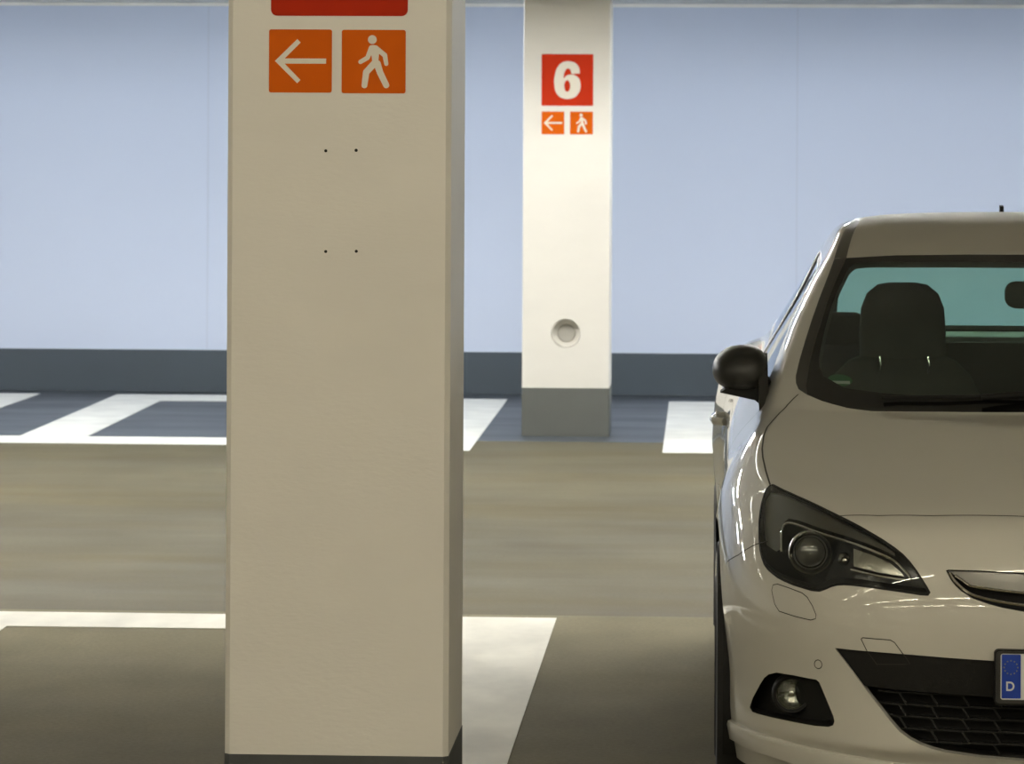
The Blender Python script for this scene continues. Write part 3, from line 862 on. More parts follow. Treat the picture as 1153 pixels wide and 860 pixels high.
ribbon('cover_outline', FE['tow'][:5], .0022, G['front_bumper'])
ribbon('cover_outline', [FE['tow'][0], FE['tow'][7], FE['tow'][6]], .0022, G['front_bumper'])

# front lip: a slim spoiler edge with a shadow line above it
LIP = [(p[0], p[1], p[2]) for p in FE['lip']]
lipc = [p for p in LIP] + [(-.25, .045, .222), (0, .04, .220)]
full = lipc + [(-p[0], p[1], p[2]) for p in reversed(lipc[:-1])]
bm = bmesh.new(); prev = None
for p in cr(full, 6):
    loc, nn, fi, d = TREE.find_nearest(p); n = skin_normal(loc); n.z = 0; n.normalize()
    a = loc + n * .0005; b = loc + n * .008 - Vector((0, 0, .003)); c = loc + n * .010 - Vector((0, 0, .012)); e = loc + n * .001 - Vector((0, 0, .05))
    cur = [bm.verts.new(q) for q in (a, b, c, e)]
    if prev:
        for i in range(3): bm.faces.new((prev[i], prev[i + 1], cur[i + 1], cur[i]))
    prev = cur
from_bm('lip_spoiler', bm, M['paint'], G['front_bumper'], smooth=True)

# crease on the bumper running down from the headlight tip is left to the skin

# ------------------------------------------------------------------ headlights
def disc_lathe(name, prof, c, m, parent, n=48, **kw):
    b = bmesh.new(); lathe(b, prof, n, c, 'y')
    return from_bm(name, b, m, parent, smooth=True, **kw)

def headlight(s):
    P = s2(HL, s)
    def yf(x, z): return ysk(x, z)
    root = fpatch('headlight', P, .135, M['lamp_bezel'], car, step=.015)
    wall_strip('headlight_surround', P, .001, .137, M['cavity'], root)
    cov = parts['cover', s]; cov.parent = root
    # rubber seal line
    ribbon('headlight_seal', [(x, ysk(x, z), z) for x, z in P], .006, root, m=M['cavity'], closed=True, lift=.0005)
    # smoked upper bezel
    up = xz(FE['headlight'])
    T = xz(FE['trim_l'])
    shrink = lambda L, k, c: [(c[0] + (a - c[0]) * k, c[1] + (b - c[1]) * k) for a, b in L]
    top = [(x, z - .012) for x, z in up[1:17]]
    up_poly = [(-.790, .745)] + [(-.785, .79), (-.772, .812)] + [p for p in top if p[0] < -.48] + [(x + .002, z + .010) for x, z in reversed(T) if x < -.47] + [(-.762, .690), (-.785, .70)]
    fpatch('smoked_bezel', s2(up_poly, s), .030, M['lamp_bezel2'], root, step=.012, thick=.04)
    def T3(L, off): return [(x * s, ysk(x, z) + off, z) for x, z in L]
    b = bmesh.new(); tube(b, cr(T3(T, .028), 4), .0032)
    tube(b, cr(T3(xz(FE['trim_low']), .028), 4), .0028)
    from_bm('chrome_trim', b, M['chrome'], root, smooth=True)
    sg = xz(FE['signal'])
    fpatch('indicator_reflector', s2(sg, s), .050, M['reflector'], root, step=.012, thick=.02)
    bx, _, bz = FE['bulb'][0]
    by = ysk(bx, bz) + .045
    disc_lathe('side_bulb', [(.0, -.018), (.006, -.014), (.0085, -.004), (.0085, .004), (.014, .010), (.016, .03)], (bx * s, by, bz), M['reflector'], root, 20)
    disc_lathe('side_bulb', [(.0, -.010), (.004, -.008), (.006, .0), (.0085, .012)], ((bx + .038) * s, by + .005, bz), M['reflector'], root, 20)
    x, y, z = FE['proj'][0]
    y += .068
    pr = disc_lathe('projector_ring', [(.0525, .02), (.0525, -.006), (.0505, -.010), (.0470, -.006), (.0465, .004)], (x * s, y, z), M['chrome'], root)
    disc_lathe('projector_barrel', [(.0465, .002), (.043, -.002), (.043, .018), (.0, .018)], (x * s, y, z), M['cavity'], root)
    disc_lathe('projector_lens', [(.0, -.020), (.012, -.0188), (.024, -.0145), (.033, -.007), (.0375, .003)], (x * s, y, z), M['proj_glass'], root)
    disc_lathe('projector_rim', [(.0375, .004), (.0385, -.002), (.0405, -.002), (.0412, .006)], (x * s, y, z), M['satin_chrome'], root)
    return root
both(headlight)

# ------------------------------------------------------------------ lower grille
wall_strip('grille_opening_edge', LOWP, 0, .028, M['paint'], G['front_bumper'], inset=.012)
fpatch('grille_back_plate', LOWP, .11, M['cavity'], car, step=.03)
wall_strip('grille_duct', LOWP, .026, .11, M['cavity'], car, inset=.012)
bandb = mx(xz(FE['band_b']))
BAND = mx(xz(FE['lower'])) + list(reversed(bandb))
BAND = [(a * .995, b - .002) for a, b in BAND]
fpatch('number_plate_panel', BAND, .010, M['rough_black'], car, step=.014, thick=.035)
ribbon('cover_outline', [(p[0], p[1] + .008, p[2]) for p in FE['tow'][3:7]], .002, G['front_bumper'], lift=-.0085)
mesh_bm = bmesh.new()
GP = [(a * .997, b) for a, b in LOWP]
def seg(bm, a, b, h=.0045, d=.022, off=.035):
    """a flat lattice bar between two points (x,z)"""
    n = max(1, int(abs(a[0] - b[0]) / .02)); prev = None
    t = Vector((b[0] - a[0], b[1] - a[1])).normalized(); q = Vector((-t.y, t.x)) * h / 2
    for i in range(n + 1):
        f = i / n; x = a[0] + (b[0] - a[0]) * f; z = a[1] + (b[1] - a[1]) * f
        if not in_poly(x, z, GP): prev = None; continue
        y = ysk(x, z) + off
        cur = [bm.verts.new(v) for v in ((x - q.x, y, z - q.y), (x + q.x, y, z + q.y), (x + q.x, y + d, z + q.y), (x - q.x, y + d, z - q.y))]
        if prev:
            for k in range(4):
                j = (k + 1) % 4
                bm.faces.new((prev[k], prev[j], cur[j], cur[k]))
        prev = cur
r = 0; z = .395
while z > .235:
    x = -.60
    while x < .60:
        seg(mesh_bm, (x, z), (x + .048, z - .002))
        xs = x + .048
        seg(mesh_bm, (xs, z - .002), (xs + .018, z + (-.030)))
        seg(mesh_bm, (xs, z - .002), (xs + .024, z), h=.003)
        x += .072
    z -= .028; r += 1
from_bm('grille_mesh', mesh_bm, M['rough_black'], car)

# ------------------------------------------------------------------ upper grille
wall_strip('upper_grille_edge', UPG, -.001, .03, M['cavity'], car)
fpatch('upper_grille_back', UPG, .035, M['cavity'], car, step=.02)
ut, ub, b1, b2 = xz(FE['upgrille_t']), xz(FE['upgrille_b']), xz(FE['bar1_b']), xz(FE['bar2'])
UB = [(a * .99, b - .0035) for a, b in mx(ut)] + [(a * .985, b) for a, b in reversed(mx(b1))]
bar = fpatch('chrome_bar', UB, -.002, M['satin_chrome'], car, step=.012, thick=.012)
bb = bmesh.new()
L = [(a, ysk(a, b) - .003, b) for a, b in mx(b1)]
tube(bb, cr([(p[0] * .985, p[1], p[2]) for p in L[1:-1]], 4), .0032)
from_bm('bright_edge', bb, M['chrome'], bar, smooth=True)
bb = bmesh.new()
L = [(a, ysk(a, b) + .002, b) for a, b in mx(b2)]
tube(bb, cr(L, 4), .0040)
from_bm('lower_chrome_strip', bb, M['chrome'], car, smooth=True)

# ------------------------------------------------------------------ fog lamps
def foglamp(s):
    P = s2(FOG, s)
    root = fpatch('fog_lamp_pocket', P, .075, M['rough_black'], car, step=.014)
    wall_strip('pocket_wall', P, 0, .077, M['rough_black'], root, inset=.05)
    x, y, z = FE['foglamp'][0]
    y = ysk(x, z) + .062
    c = (x * s, y, z)
    disc_lathe('fog_lamp_ring', [(.047, .02), (.047, -.020), (.043, -.026), (.0365, -.022), (.036, -.008)], c, M['rough_black'], root)
    disc_lathe('fog_reflector', [(.036, -.016), (.030, -.006), (.018, .0), (.0, .002)], c, M['reflector'], root)
    disc_lathe('fog_bulb', [(.0, -.012), (.007, -.010), (.008, .0), (.008, .015)], c, M['chrome'], root, 20)
    disc_lathe('fog_lens', [(.0, -.026), (.015, -.0255), (.028, -.023), (.0365, -.018)], c, M['clear'], root)
    bb = bmesh.new()
    add_box(bb, c[0] - .0095, c[0] - .0075, y - .02, y + .0, z - .028, z + .028); add_box(bb, c[0] + .0075, c[0] + .0095, y - .02, y + .0, z - .028, z + .028)
    from_bm('fog_lens_rib', bb, M['clear'], root)
    return root
both(foglamp)

# ------------------------------------------------------------------ number plate
bb = bmesh.new()
prism(bb, rrect(-.268, .268, .384, .511, .010), -.018, .06, 'xz')
hold = from_bm('plate_holder', bb, M['rough_black'], car)
bb = bmesh.new()
outer = rrect(-.2655, .2655, .389, .508, .008); inner = rrect(-.2555, .2555, .3975, .5035, .006)
VO = [bb.verts.new((a, -.018, b)) for a, b in outer]; VI = [bb.verts.new((a, -.018, b)) for a, b in inner]
VO2 = [bb.verts.new((a, -.0235, b)) for a, b in outer]; VI2 = [bb.verts.new((a, -.0235, b)) for a, b in inner]
n = len(outer)
for i in range(n):
    j = (i + 1) % n
    bb.faces.new((VO2[i], VO2[j], VI2[j], VI2[i])); bb.faces.new((VO[i], VO[j], VO2[j], VO2[i])); bb.faces.new((VI[i], VI[j], VI2[j], VI2[i]))
from_bm('holder_rim', bb, M['trim'], hold)
bb = bmesh.new(); prism(bb, rrect(-.2555, .2555, .3975, .5035, .004), -.0205, -.0185, 'xz')
plate = from_bm('number_plate', bb, M['plate'], car)
bb = bmesh.new(); prism(bb, rrect(-.2525, -.209, .4005, .5010, .002), -.0212, -.0203, 'xz')
from_bm('country_band', bb, M['plate_blue'], plate)
bb = bmesh.new()
for k in range(12):
    a = R(30 * k); cx, cz = -.2315 + .0155 * math.cos(a), .4715 + .0155 * math.sin(a)
    prism(bb, [(cx + (.0026 if i % 2 == 0 else .0011) * math.cos(R(90 + 36 * i)), cz + (.0026 if i % 2 == 0 else .0011) * math.sin(R(90 + 36 * i))) for i in range(10)], -.0216, -.0211, 'xz')
from_bm('ring_of_stars', bb, M['star'], plate)

def text_mesh(name, body, size, m, parent, loc, offset=0.0, extrude=.0004, xscale=1.0, **kw):
    cu = bpy.data.curves.new(name, 'FONT'); cu.body = body; cu.size = size; cu.align_x = 'CENTER'; cu.align_y = 'CENTER'
    cu.offset = offset; cu.extrude = extrude
    o = bpy.data.objects.new('txt', cu); COL.objects.link(o)
    bpy.context.view_layer.update()
    me = bpy.data.meshes.new_from_object(o.evaluated_get(bpy.context.evaluated_depsgraph_get()))
    bpy.data.objects.remove(o); bpy.data.curves.remove(cu)
    xs = [v.co.x for v in me.vertices]; ys = [v.co.y for v in me.vertices]
    mxx, mxy = (min(xs) + max(xs)) / 2, (min(ys) + max(ys)) / 2
    k = size / (max(ys) - min(ys))           # size = height of the character
    for v in me.vertices:
        v.co = Vector(((v.co.x - mxx) * k * xscale, -v.co.z, (v.co.y - mxy) * k))
    r = link(name, me, m, parent, **kw)
    r.location = loc
    return r
text_mesh('letter_d', 'D', .0215, M['plate'], plate, (-.2328, -.0215, .4285), offset=.0005, xscale=.95)

# ------------------------------------------------------------------ exterior mirrors, folded in
def mirror(s):
    root = empty('door_mirror', (0, 0, 0)); root.parent = car
    b = bmesh.new()
    # cross-sections of the cap from front to back: (y, x centre, z centre, half width, half height)
    secs = [(1.585, -.838, 1.052, .012, .010), (1.592, -.838, 1.052, .040, .034), (1.610, -.838, 1.055, .060, .049), (1.645, -.840, 1.058, .0715, .059), (1.69, -.842, 1.060, .0755, .0625), (1.75, -.842, 1.060, .0745, .0615), (1.80, -.841, 1.058, .068, .055), (1.825, -.84, 1.056, .058, .045)]
    rings = []
    for (y, xc, zc, a, h) in secs:
        ring = []
        for k in range(28):
            t = 2 * math.pi * k / 28
            c_, s_ = math.cos(t), math.sin(t)
            px = a * math.copysign(abs(c_) ** .72, c_); pz = h * math.copysign(abs(s_) ** .82, s_)
            # the outer side is lower and rounder than the side next to the door
            if c_ < 0 and s_ > 0: px *= 1 - .10 * s_
            if s_ > 0: pz *= 1 + .10 * (c_ if c_ > 0 else c_ * 2.0)
            if s_ < 0 and c_ < 0: pz *= 1 - .12 * (-c_)
            ring.append(b.verts.new(((xc + px) * s, y, zc + pz)))
        rings.append(ring)
    for A, B in zip(rings, rings[1:]):
        for k in range(28):
            j = (k + 1) % 28
            b.faces.new((A[k], A[j], B[j], B[k]))
    b.faces.new(rings[0]); b.faces.new(rings[-1])
    from_bm('mirror_cap', b, M['mirror_black'], root, smooth=True)
    b = bmesh.new()
    pr = [(-.895, .995), (-.88, 1.006), (-.79, 1.012), (-.762, 1.035), (-.752, 1.02), (-.757, .955), (-.775, .955), (-.80, .975)]
    prism(b, [(x * s, z) for x, z in pr], 1.63, 1.75, 'xz')
    from_bm('mirror_foot', b, M['rough_black'], root, smooth=True)
    b = bmesh.new()
    prism(b, [(y, z) for y, z in [(1.50, .955), (1.62, 1.055), (1.74, 1.10), (1.78, 1.0), (1.72, .93), (1.62, .90), (1.55, .92)]], -.765 * s, -.79 * s, 'yz')
    sail = from_bm('mirror_sail', b, M['trim'], root, smooth=True)
both(mirror)

# black pillar between door glass and rear side glass, standing a little proud
def window_pillar(s):
    b = bmesh.new(); prev = None
    for i in range(15):
        z = 1.035 + (1.352 - 1.035) * i / 14; row = []
        for y, lift in ((2.70, .001), (2.705, .004), (2.755, .005), (2.80, .004), (2.805, .001)):
            h = TREE.ray_cast(Vector((-1.3, y + (z - 1.04) * -.10, z)), Vector((1, 0, 0)))
            p = Vector(h[0]) + skin_normal(h[0]) * lift
            row.append(b.verts.new((p.x * s, p.y, p.z)))
        if prev:
            for k in range(4): b.faces.new((prev[k], prev[k + 1], row[k + 1], row[k]))
        prev = row
    from_bm('window_pillar', b, M['trim'], car, smooth=True)
both(window_pillar)

# ------------------------------------------------------------------ door handles, antenna, wipers
def handle(s):
    x = -.888
    h = TREE.ray_cast(Vector((-1.3, 2.62, .855)), Vector((1, 0, 0))); x = h[0].x
    b = bmesh.new()
    tube(b, [(s * (x - .002), 2.50, .855), (s * (x - .028), 2.52, .856), (s * (x - .034), 2.60, .858), (s * (x - .028), 2.70, .86), (s * (x - .002), 2.72, .86)], [.012, .012, .011, .012, .012], 12)
    from_bm('door_handle', b, M['paint'], G['door', s == -1], smooth=True)
both(handle)
b = bmesh.new(); prism(b, [(3.28, 1.462), (3.30, 1.492), (3.325, 1.496), (3.33, 1.462)], -.006, .006, 'yz')
from_bm('antenna', b, M['rough_black'], car)

def wiper(name, pts, rad, parent=None):
    b = bmesh.new(); tube(b, cr(pts, 5), rad, 8)
    return from_bm(name, b, M['rough_black'], parent or car, smooth=True)
def on_glass(x, z, lift):
    h = TREE.ray_cast(Vector((x, -1.0, z)), Vector((0, 1, 0)))
    return Vector(h[0]) + skin_normal(h[0]) * lift
for pts in ([(-.47, 1.003), (-.30, 1.011), (-.05, 1.014)], [(-.10, 1.003), (.15, 1.010), (.42, 1.012)]):
    w_ = wiper('wiper_blade', [on_glass(x, z, .010) for x, z in pts], .005)
for pts in ([(-.22, 1.004), (.0, 1.022), (.18, 1.030)], [(.22, 1.004), (.45, 1.016), (.55, 1.022)]):
    wiper('wiper_arm', [on_glass(x, z, .020) for x, z in pts], .008)

# green badge sticker in the lower corner of the windscreen
c = Vector(FE['sticker'][0]); n = skin_normal(c)
u = Vector((1, 0, 0)); u = (u - n * u.dot(n)).normalized(); v = n.cross(u) * -1
if v.z < 0: v = -v
b = bmesh.new()
vs = [b.verts.new(on_glass(c.x + u.x * .034 * math.cos(R(a)), c.z + v.z * .036 * math.sin(R(a)), -.003)) for a in range(0, 360, 15)]
b.faces.new(vs)
st = from_bm('windscreen_sticker', b, M['green'], car, label='round green sticker')
b = bmesh.new()
vs = [b.verts.new(on_glass(c.x + a, c.z + q, -.0022)) for a, q in ((-.026, -.010), (.026, -.008), (.026, -.001), (-.026, -.003))]
b.faces.new(vs)
from_bm('sticker_panel', b, M['plate'], st)

# ------------------------------------------------------------------ cabin
b = bmesh.new(); add_box(b, -.72, .72, 1.15, 4.15, .20, .30)
from_bm('cabin_floor', b, M['cabin'], car)
b = bmesh.new()
prev = None
prism(b, [(1.20, .55), (1.16, .90), (1.45, .955), (1.62, .965), (1.74, .955), (1.80, .90), (1.78, .70), (1.65, .55)], -.68, .68, 'yz')
dash = from_bm('dashboard', b, M['cabin'], car, smooth=True)
b = bmesh.new(); add_box(b, -.60, .60, 1.0, 1.15, .30, .90)
from_bm('bulkhead', b, M['cavity'], car)

def loft(bm, secs, n=44, sq=.6):
    """secs: (z, xc, yc, half width, half depth)"""
    rings = []
    for z, xc, yc, a, d in secs:
        ring = []
        for k in range(n):
            t = 2 * math.pi * k / n; c_, s_ = math.cos(t), math.sin(t)
            ring.append(bm.verts.new((xc + a * math.copysign(abs(c_) ** sq, c_), yc + d * math.copysign(abs(s_) ** sq, s_), z)))
        rings.append(ring)
    for A, B in zip(rings, rings[1:]):
        for k in range(n):
            j = (k + 1) % n
            bm.faces.new((A[k], A[j], B[j], B[k]))
    bm.faces.new(rings[0]); bm.faces.new(rings[-1])

def seat(xc, y0, name='front_seat'):
    root = empty(name); root.parent = car
    b = bmesh.new()
    loft(b, [(.30, xc, y0 - .25, .22, .25), (.36, xc, y0 - .25, .25, .28), (.48, xc, y0 - .26, .255, .28), (.54, xc, y0 - .26, .24, .26), (.56, xc, y0 - .26, .2, .22)])
    from_bm('seat_cushion', b, M['seat'], root, smooth=True)
    b = bmesh.new()
    loft(b, [(.50, xc, y0, .22, .05), (.54, xc, y0 + .005, .255, .075), (.75, xc, y0 + .05, .262, .08), (.90, xc, y0 + .085, .245, .075), (.99, xc, y0 + .10, .205, .065), (1.035, xc, y0 + .11, .16, .055), (1.05, xc, y0 + .115, .12, .04)])
    bk = from_bm('seat_back', b, M['seat'], root, smooth=True)
    b = bmesh.new()
    loft(b, [(1.035, xc, y0 + .11, .105, .035), (1.045, xc, y0 + .11, .128, .05), (1.12, xc, y0 + .115, .130, .055), (1.19, xc, y0 + .12, .125, .055), (1.235, xc, y0 + .125, .108, .050), (1.262, xc, y0 + .128, .075, .038), (1.268, xc, y0 + .128, .04, .02)], sq=.75)
    from_bm('headrest', b, M['seat'], root, smooth=True)
    b = bmesh.new()
    for dx in (-.072, .072):
        b = bmesh.new(); tube(b, [(xc + dx, y0 + .035, 1.00), (xc + dx + .004, y0 + .033, 1.022), (xc + dx, y0 + .036, 1.05)], .0035, 8)
        from_bm('guide_ring', b, M['chrome'], root, smooth=True)
    pass
for xc in (-.345, .345): seat(xc, 2.55)
b = bmesh.new()
loft(b, [(.40, 0, 3.45, .60, .25), (.50, 0, 3.45, .62, .27), (.56, 0, 3.47, .6, .25)], sq=.35)
loft(b, [(.55, 0, 3.62, .58, .06), (.75, 0, 3.66, .60, .07), (.98, 0, 3.72, .58, .06), (1.04, 0, 3.74, .54, .04)], sq=.35)
rs = from_bm('rear_bench', b, M['seat'], car, smooth=True)
for xc in (-.52, .52):
    b = bmesh.new()
    loft(b, [(1.03, xc, 3.73, .10, .03), (1.06, xc, 3.73, .12, .045), (1.12, xc, 3.74, .115, .045), (1.135, xc, 3.745, .08, .03)], sq=.6)
    from_bm('rear_headrest', b, M['seat'], rs, smooth=True)
b = bmesh.new(); add_box(b, -.60, .60, 3.78, 4.22, 1.035, 1.055, .004)
from_bm('parcel_shelf', b, M['shelf'], car)
# interior mirror
b = bmesh.new()
prism(b, rrect(-.105, .135, 1.225, 1.300, .03), 1.80, 1.835, 'xz')
im = from_bm('interior_mirror', b, M['cabin'], car, smooth=True)
b = bmesh.new(); tube(b, [(.0, 1.815, 1.28), (0, 1.80, 1.315), (0, 1.80, 1.335)], .012, 10)
add_box(b, -.045, .055, 1.79, 1.86, 1.295, 1.335, .01)
from_bm('mirror_stem', b, M['cabin'], im, smooth=True)
# steering wheel in front of the seat on the right of the picture
b = bmesh.new()
ring = []
N1, N2 = 40, 10
for i in range(N1):
    a = 2 * math.pi * i / N1
    rr = []
    for k in range(N2):
        t = 2 * math.pi * k / N2
        r_ = .185 + .014 * math.cos(t)
        rr.append(b.verts.new((.345 + r_ * math.cos(a), 1.98 + .014 * math.sin(t) + .35 * r_ * math.sin(a) * .9, .86 + r_ * math.sin(a) * .93)))
    ring.append(rr)
for i in range(N1):
    A, B = ring[i], ring[(i + 1) % N1]
    for k in range(N2):
        j = (k + 1) % N2
        b.faces.new((A[k], A[j], B[j], B[k]))
sw = from_bm('steering_wheel', b, M['cabin'], car, smooth=True)
b = bmesh.new(); lathe(b, [(0, -.02), (.05, -.018), (.065, 0), (.06, .03), (.03, .05), (.03, .2), (0, .2)], 24, (.345, 1.93, .86), 'y')
for a in (180, 0, 270):
    tube(b, [(.345 + .05 * math.cos(R(a)), 1.96 + .0, .86 + .05 * math.sin(R(a))), (.345 + .18 * math.cos(R(a)), 1.98 + .056 * math.sin(R(a)), .86 + .165 * math.sin(R(a)))], .012)
from_bm('wheel_hub', b, M['cabin'], sw, smooth=True)

# ------------------------------------------------------------------ wheels
def wheel(x, y, s):
    root = empty('wheel', (x, y, .3375)); root.parent = car
    b = bmesh.new()
    lathe(b, [(.225, .0), (.235, .006), (.285, .004), (.315, -.002 + .008), (.329, .022), (.3355, .05), (.3355, .18), (.329, .205), (.30, .222), (.235, .22), (.225, .21), (.225, .0)], 72, (0, 0, 0), 'x')
    if s < 0: bmesh.ops.scale(b, vec=(-1, 1, 1), verts=b.verts)
    from_bm('tyre', b, M['rubber'], root, smooth=True)
    b = bmesh.new()
    lathe(b, [(.232, .016), (.226, .022), (.218, .06), (.205, .10), (.205, .20)], 72, (0, 0, 0), 'x')
    lathe(b, [(0, .022), (.03, .022), (.036, .028), (.06, .04), (.065, .06), (0, .06)], 40, (0, 0, 0), 'x')
    for k in range(5):
        a0 = R(90 + 72 * k)
        for da in (-.13, .13):
            p = []
            a = a0 + da * 2.2
            q = [(.045, a0 + da, .042), (.13, a0 + da * 1.2, .040), (.222, a, .034)]
            tube(b, [(h, r_ * math.cos(t), r_ * math.sin(t)) for r_, t, h in q], [.016, .013, .014], 8)
    if s < 0: bmesh.ops.scale(b, vec=(-1, 1, 1), verts=b.verts)
    from_bm('rim', b, M['rim'], root, smooth=True)
    b = bmesh.new(); lathe(b, [(0, .10), (.15, .10), (.155, .13), (0, .13)], 40, (0, 0, 0), 'x')
    if s < 0: bmesh.ops.scale(b, vec=(-1, 1, 1), verts=b.verts)
    from_bm('brake_disc', b, M['satin_chrome'], root, smooth=True)
for (wy, wz) in WC:
    wheel(-.908, wy, 1); wheel(.908, wy, -1)
    for s in (1, -1):
        b = bmesh.new()
        lathe(b, [(.371, .012), (.375, .10), (.375, .34), (.0, .34)], 56, (-.90, wy, wz), 'x')
        if s < 0: bmesh.ops.scale(b, vec=(-1, 1, 1), verts=b.verts)
        for v_ in [v for v in b.verts if v.co.z < .16]: v_.co.z = .16
        from_bm('arch_liner', b, M['cavity'], car, smooth=True)
b = bmesh.new(); add_box(b, -.80, .80, .35, 4.30, .155, .20)
for v_ in b.verts:
    if v_.co.y < 1: v_.co.x *= .72
from_bm('underbody', b, M['cavity'], car)

# ------------------------------------------------------------------ pillars
def pillar(x0, x1, y0, dep, base_h, mbase, label, recess=None, holes=(), cf=.012):
    root = empty('concrete_pillar', ((x0 + x1) / 2, y0, 0), label=label, cat='pillar')
    hw = (x1 - x0) / 2
    # shaft with small chamfers; front face carries the round recess
    b = bmesh.new()
    out = [(-hw + cf, 0), (hw - cf, 0), (hw, cf), (hw, dep - cf), (hw - cf, dep), (-hw + cf, dep), (-hw, dep - cf), (-hw, cf)]
    z0, z1 = base_h, CEIL
    n = len(out)
    lo = [b.verts.new((x, y, z0)) for x, y in out]; hi = [b.verts.new((x, y, z1)) for x, y in out]
    for i in range(n):
        j = (i + 1) % n
        if i == 0 and recess: continue
        b.faces.new((lo[i], lo[j], hi[j], hi[i]))
    if recess:
        rx, rz, rr, rd = recess
        N_ = 32
        C1 = [b.verts.new((rx + rr * math.cos(2 * math.pi * k / N_), 0, rz + rr * math.sin(2 * math.pi * k / N_))) for k in range(N_)]
        C2 = [b.verts.new((rx + rr * .93 * math.cos(2 * math.pi * k / N_), rd, rz + rr * .93 * math.sin(2 * math.pi * k / N_))) for k in range(N_)]
        corners = [(lo[0].co.copy(), lo[0]), (lo[1].co.copy(), lo[1]), (hi[1].co.copy(), hi[1]), (hi[0].co.copy(), hi[0])]
        edges = []
        for a, c in ((lo[0], lo[1]), (lo[1], hi[1]), (hi[1], hi[0]), (hi[0], lo[0])): edges.append(b.edges.get((a, c)) or b.edges.new((a, c)))
        for k in range(N_): edges.append(b.edges.get((C1[k], C1[(k + 1) % N_])) or b.edges.new((C1[k], C1[(k + 1) % N_])))
        bmesh.ops.triangle_fill(b, use_beauty=True, use_dissolve=False, edges=edges)
        for f in [f for f in b.faces if all(v in C1 for v in f.verts)]: b.faces.remove(f)
        for k in range(N_):
            j = (k + 1) % N_
            b.faces.new((C1[k], C1[j], C2[j], C2[k]))
        b.faces.new(C2)
    from_bm('shaft', b, M['pillar'], root)
    if recess:
        b = bmesh.new(); lathe(b, [(0, rd - .012), (rr * .55, rd - .012), (rr * .62, rd - .004), (rr * .62, rd)], 32, (rx, 0, rz), 'y')
        from_bm('recess_plug', b, M['plug'], root, smooth=True)
    b = bmesh.new()
    out2 = [(x * 1.004, (y - dep / 2) * 1.004 + dep / 2) for x, y in out]
    prism(b, out2, 0, base_h, 'xy')
    from_bm('base_band', b, mbase, root)
    for hx, hz, hr in holes:
        b = bmesh.new(); lathe(b, [(hr, -.0006), (hr * .9, -.0009), (0, -.0009)], 16, (hx - (x0 + x1) / 2, 0, hz), 'y')
        from_bm('drill_hole', b, M['black'], root)
    return root
M['plug'] = mat('recess_plug_grey', (0.42, 0.41, 0.38), 0.8)
pillar(-1.102, -.590, 8.47, .49, .270, M['pillar_base_dark'], 'large pale square pillar in the foreground with a dark painted foot',
       holes=[(-.8760, 1.6475, .0036), (-.8065, 1.649, .0038), (-.8750, 1.4180, .0036), (-.8050, 1.4190, .0036)])
pillar(-1.116, -.596, 22.2, .50, .2865, M['pillar_base'], 'white square pillar farther back, round recess near its grey foot', recess=(0.0, .610, .088, .10), cf=.005)

# ------------------------------------------------------------------ signs
def sign_plate(name, x0, x1, z0, z1, y, m, label, cat='sign', rad=.006):
    root = empty(name, ((x0 + x1) / 2, y, (z0 + z1) / 2), label=label, cat=cat)
    hx, hz = (x1 - x0) / 2, (z1 - z0) / 2
    b = bmesh.new(); prism(b, rrect(-hx, hx, -hz, hz, rad), -.0015, 0, 'xz')
    from_bm('sign_panel', b, m, root)
    return root, hx * 2
def arrow(root, w):
    # outline measured in units of the plate width
    k = w; b = bmesh.new()
    def quad(a, c, t):
        a = Vector(a) * k; c = Vector(c) * k; d = (c - a).normalized(); q = Vector((-d.y, d.x)) * t * k / 2
        return [tuple(a - q), tuple(c - q), tuple(c + q), tuple(a + q)]
    P = [(.408, .038), (-.238, .038), (.000, .290), (-.045, .348), (-.413, .002), (-.050, -.355), (.000, -.300), (-.236, -.042), (.408, -.042)]
    P = [(.408, .040), (-.250, .040), (.002, .292), (-.050, .347), (-.405, .000), (-.050, -.352), (.002, -.300), (-.250, -.042), (.408, -.042)]
    prism(b, [(a * k, c * k) for a, c in P], -.0021, -.0014, 'xz')
    from_bm('arrow', b, M['symbol'], root)
def capsule(b, pts, rads, k, e0=0):
    """rounded limb: outline of a tapering stroke"""
    for i in range(len(pts) - 1):
        p, q = Vector(pts[i]) * k, Vector(pts[i + 1]) * k; r0, r1 = rads[i] * k, rads[i + 1] * k
        d = q - p; a = math.atan2(d.y, d.x)
        o = []
        for t in range(0, 181, 20): o.append((q.x + r1 * math.cos(a - math.pi / 2 + R(t)), q.y + r1 * math.sin(a - math.pi / 2 + R(t))))
        for t in range(0, 181, 20): o.append((p.x + r0 * math.cos(a + math.pi / 2 + R(t)), p.y + r0 * math.sin(a + math.pi / 2 + R(t))))
        e = .00008 * (i + 1 + e0)
        prism(b, o, -.0021 - e, -.0014, 'xz')
def walker(root, w):
    k = w; b = bmesh.new()
    prism(b, [((-.022 + .069 * math.cos(R(a))) * k, (.343 + .069 * math.sin(R(a))) * k) for a in range(0, 360, 15)], -.0021, -.0014, 'xz')
    # torso
    prism(b, [(x * k, z * k) for x, z in [(-.045, .235), (-.02, .258), (.02, .255), (.065, .225), (.085, .12), (.075, .02), (.095, -.06), (.03, -.075), (-.02, -.02), (-.03, .08), (-.07, .16)]], -.00215, -.0014, 'xz')
    capsule(b, [(-.035, .215), (-.095, .06), (-.205, -.005)], [.040, .036, .034], k, 1)
    capsule(b, [(.03, .215), (.175, .10), (.198, -.035)], [.040, .038, .032], k, 3)
    capsule(b, [(.01, -.03), (-.115, -.165), (-.142, -.372)], [.052, .050, .045], k, 5)
    capsule(b, [(.055, -.03), (.10, -.165), (.200, -.368)], [.056, .050, .047], k, 7)
    from_bm('walking_figure', b, M['symbol'], root)

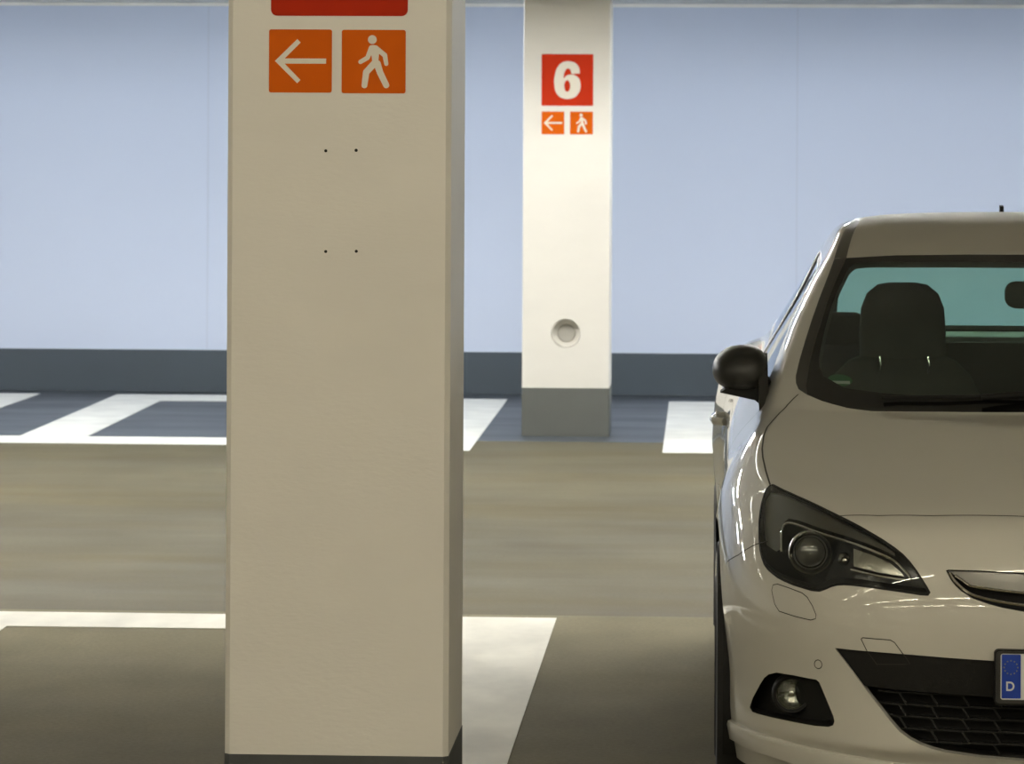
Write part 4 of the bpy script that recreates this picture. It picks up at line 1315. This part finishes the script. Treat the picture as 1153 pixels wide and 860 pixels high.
yF = 8.47
r_, w_ = sign_plate('red_sign', -1.003, -.690, 1.955, 2.265, yF, M['red'], 'red sign on the near pillar, cut off by the top of the picture', rad=.014)
r_, w_ = sign_plate('arrow_sign', -1.007, -.863, 1.780, 1.924, yF, M['orange'], 'larger orange arrow sign on the near pillar', rad=.005); arrow(r_, w_)
r_, w_ = sign_plate('pedestrian_sign', -.8405, -.6945, 1.779, 1.9235, yF, M['orange'], 'larger orange walking figure sign on the near pillar', rad=.005); walker(r_, w_)
yB = 22.2
r_, w_ = sign_plate('number_sign', -1.0075, -.6995, 1.967, 2.275, yB, M['red_far'], 'red square sign with a white 6 on the far pillar', rad=.006)
b = bmesh.new()
OUT6 = [(178, 85), (172, 45), (145, 12), (97, 0), (50, 12), (18, 50), (3, 105), (0, 150), (8, 205), (35, 244), (72, 260), (112, 260), (150, 245), (177, 207), (183, 165), (175, 125), (150, 100), (115, 92), (85, 100), (66, 118), (70, 82), (82, 58), (98, 50), (113, 60), (119, 88)]
o6 = [(p.x, p.y) for p in cr([(x, y, 0) for x, y in OUT6[:-1]], 4)] + [OUT6[-1]]
o6 = o6 + []
i6 = [(91 + 21 * math.cos(R(a)), 172 + 40 * math.sin(R(a))) for a in range(0, 360, 15)]
K6 = .224 / 260
loops = [[((x - 91.5) * K6, (130 - y) * K6) for x, y in L_] for L_ in (o6, list(reversed(i6)))]
flat = loops[0] + loops[1]
tri = tessellate_polygon([[Vector((x, z, 0)) for x, z in L_] for L_ in loops])
vf = [b.verts.new((x, -.0021, z)) for x, z in flat]; vb = [b.verts.new((x, -.0014, z)) for x, z in flat]
for t in tri:
    b.faces.new([vf[i] for i in t]); b.faces.new([vb[i] for i in reversed(t)])
o_ = 0
for L_ in loops:
    m_ = len(L_)
    for i in range(m_): b.faces.new((vf[o_ + i], vf[o_ + (i + 1) % m_], vb[o_ + (i + 1) % m_], vb[o_ + i]))
    o_ += m_
from_bm('numeral_six', b, M['symbol'], r_)
r_, w_ = sign_plate('arrow_sign', -1.006, -.871, 1.797, 1.933, yB, M['orange'], 'small orange arrow sign below the red 6', rad=.003); arrow(r_, w_)
r_, w_ = sign_plate('pedestrian_sign', -.836, -.700, 1.797, 1.933, yB, M['orange'], 'small orange walking figure sign below the red 6', rad=.003); walker(r_, w_)
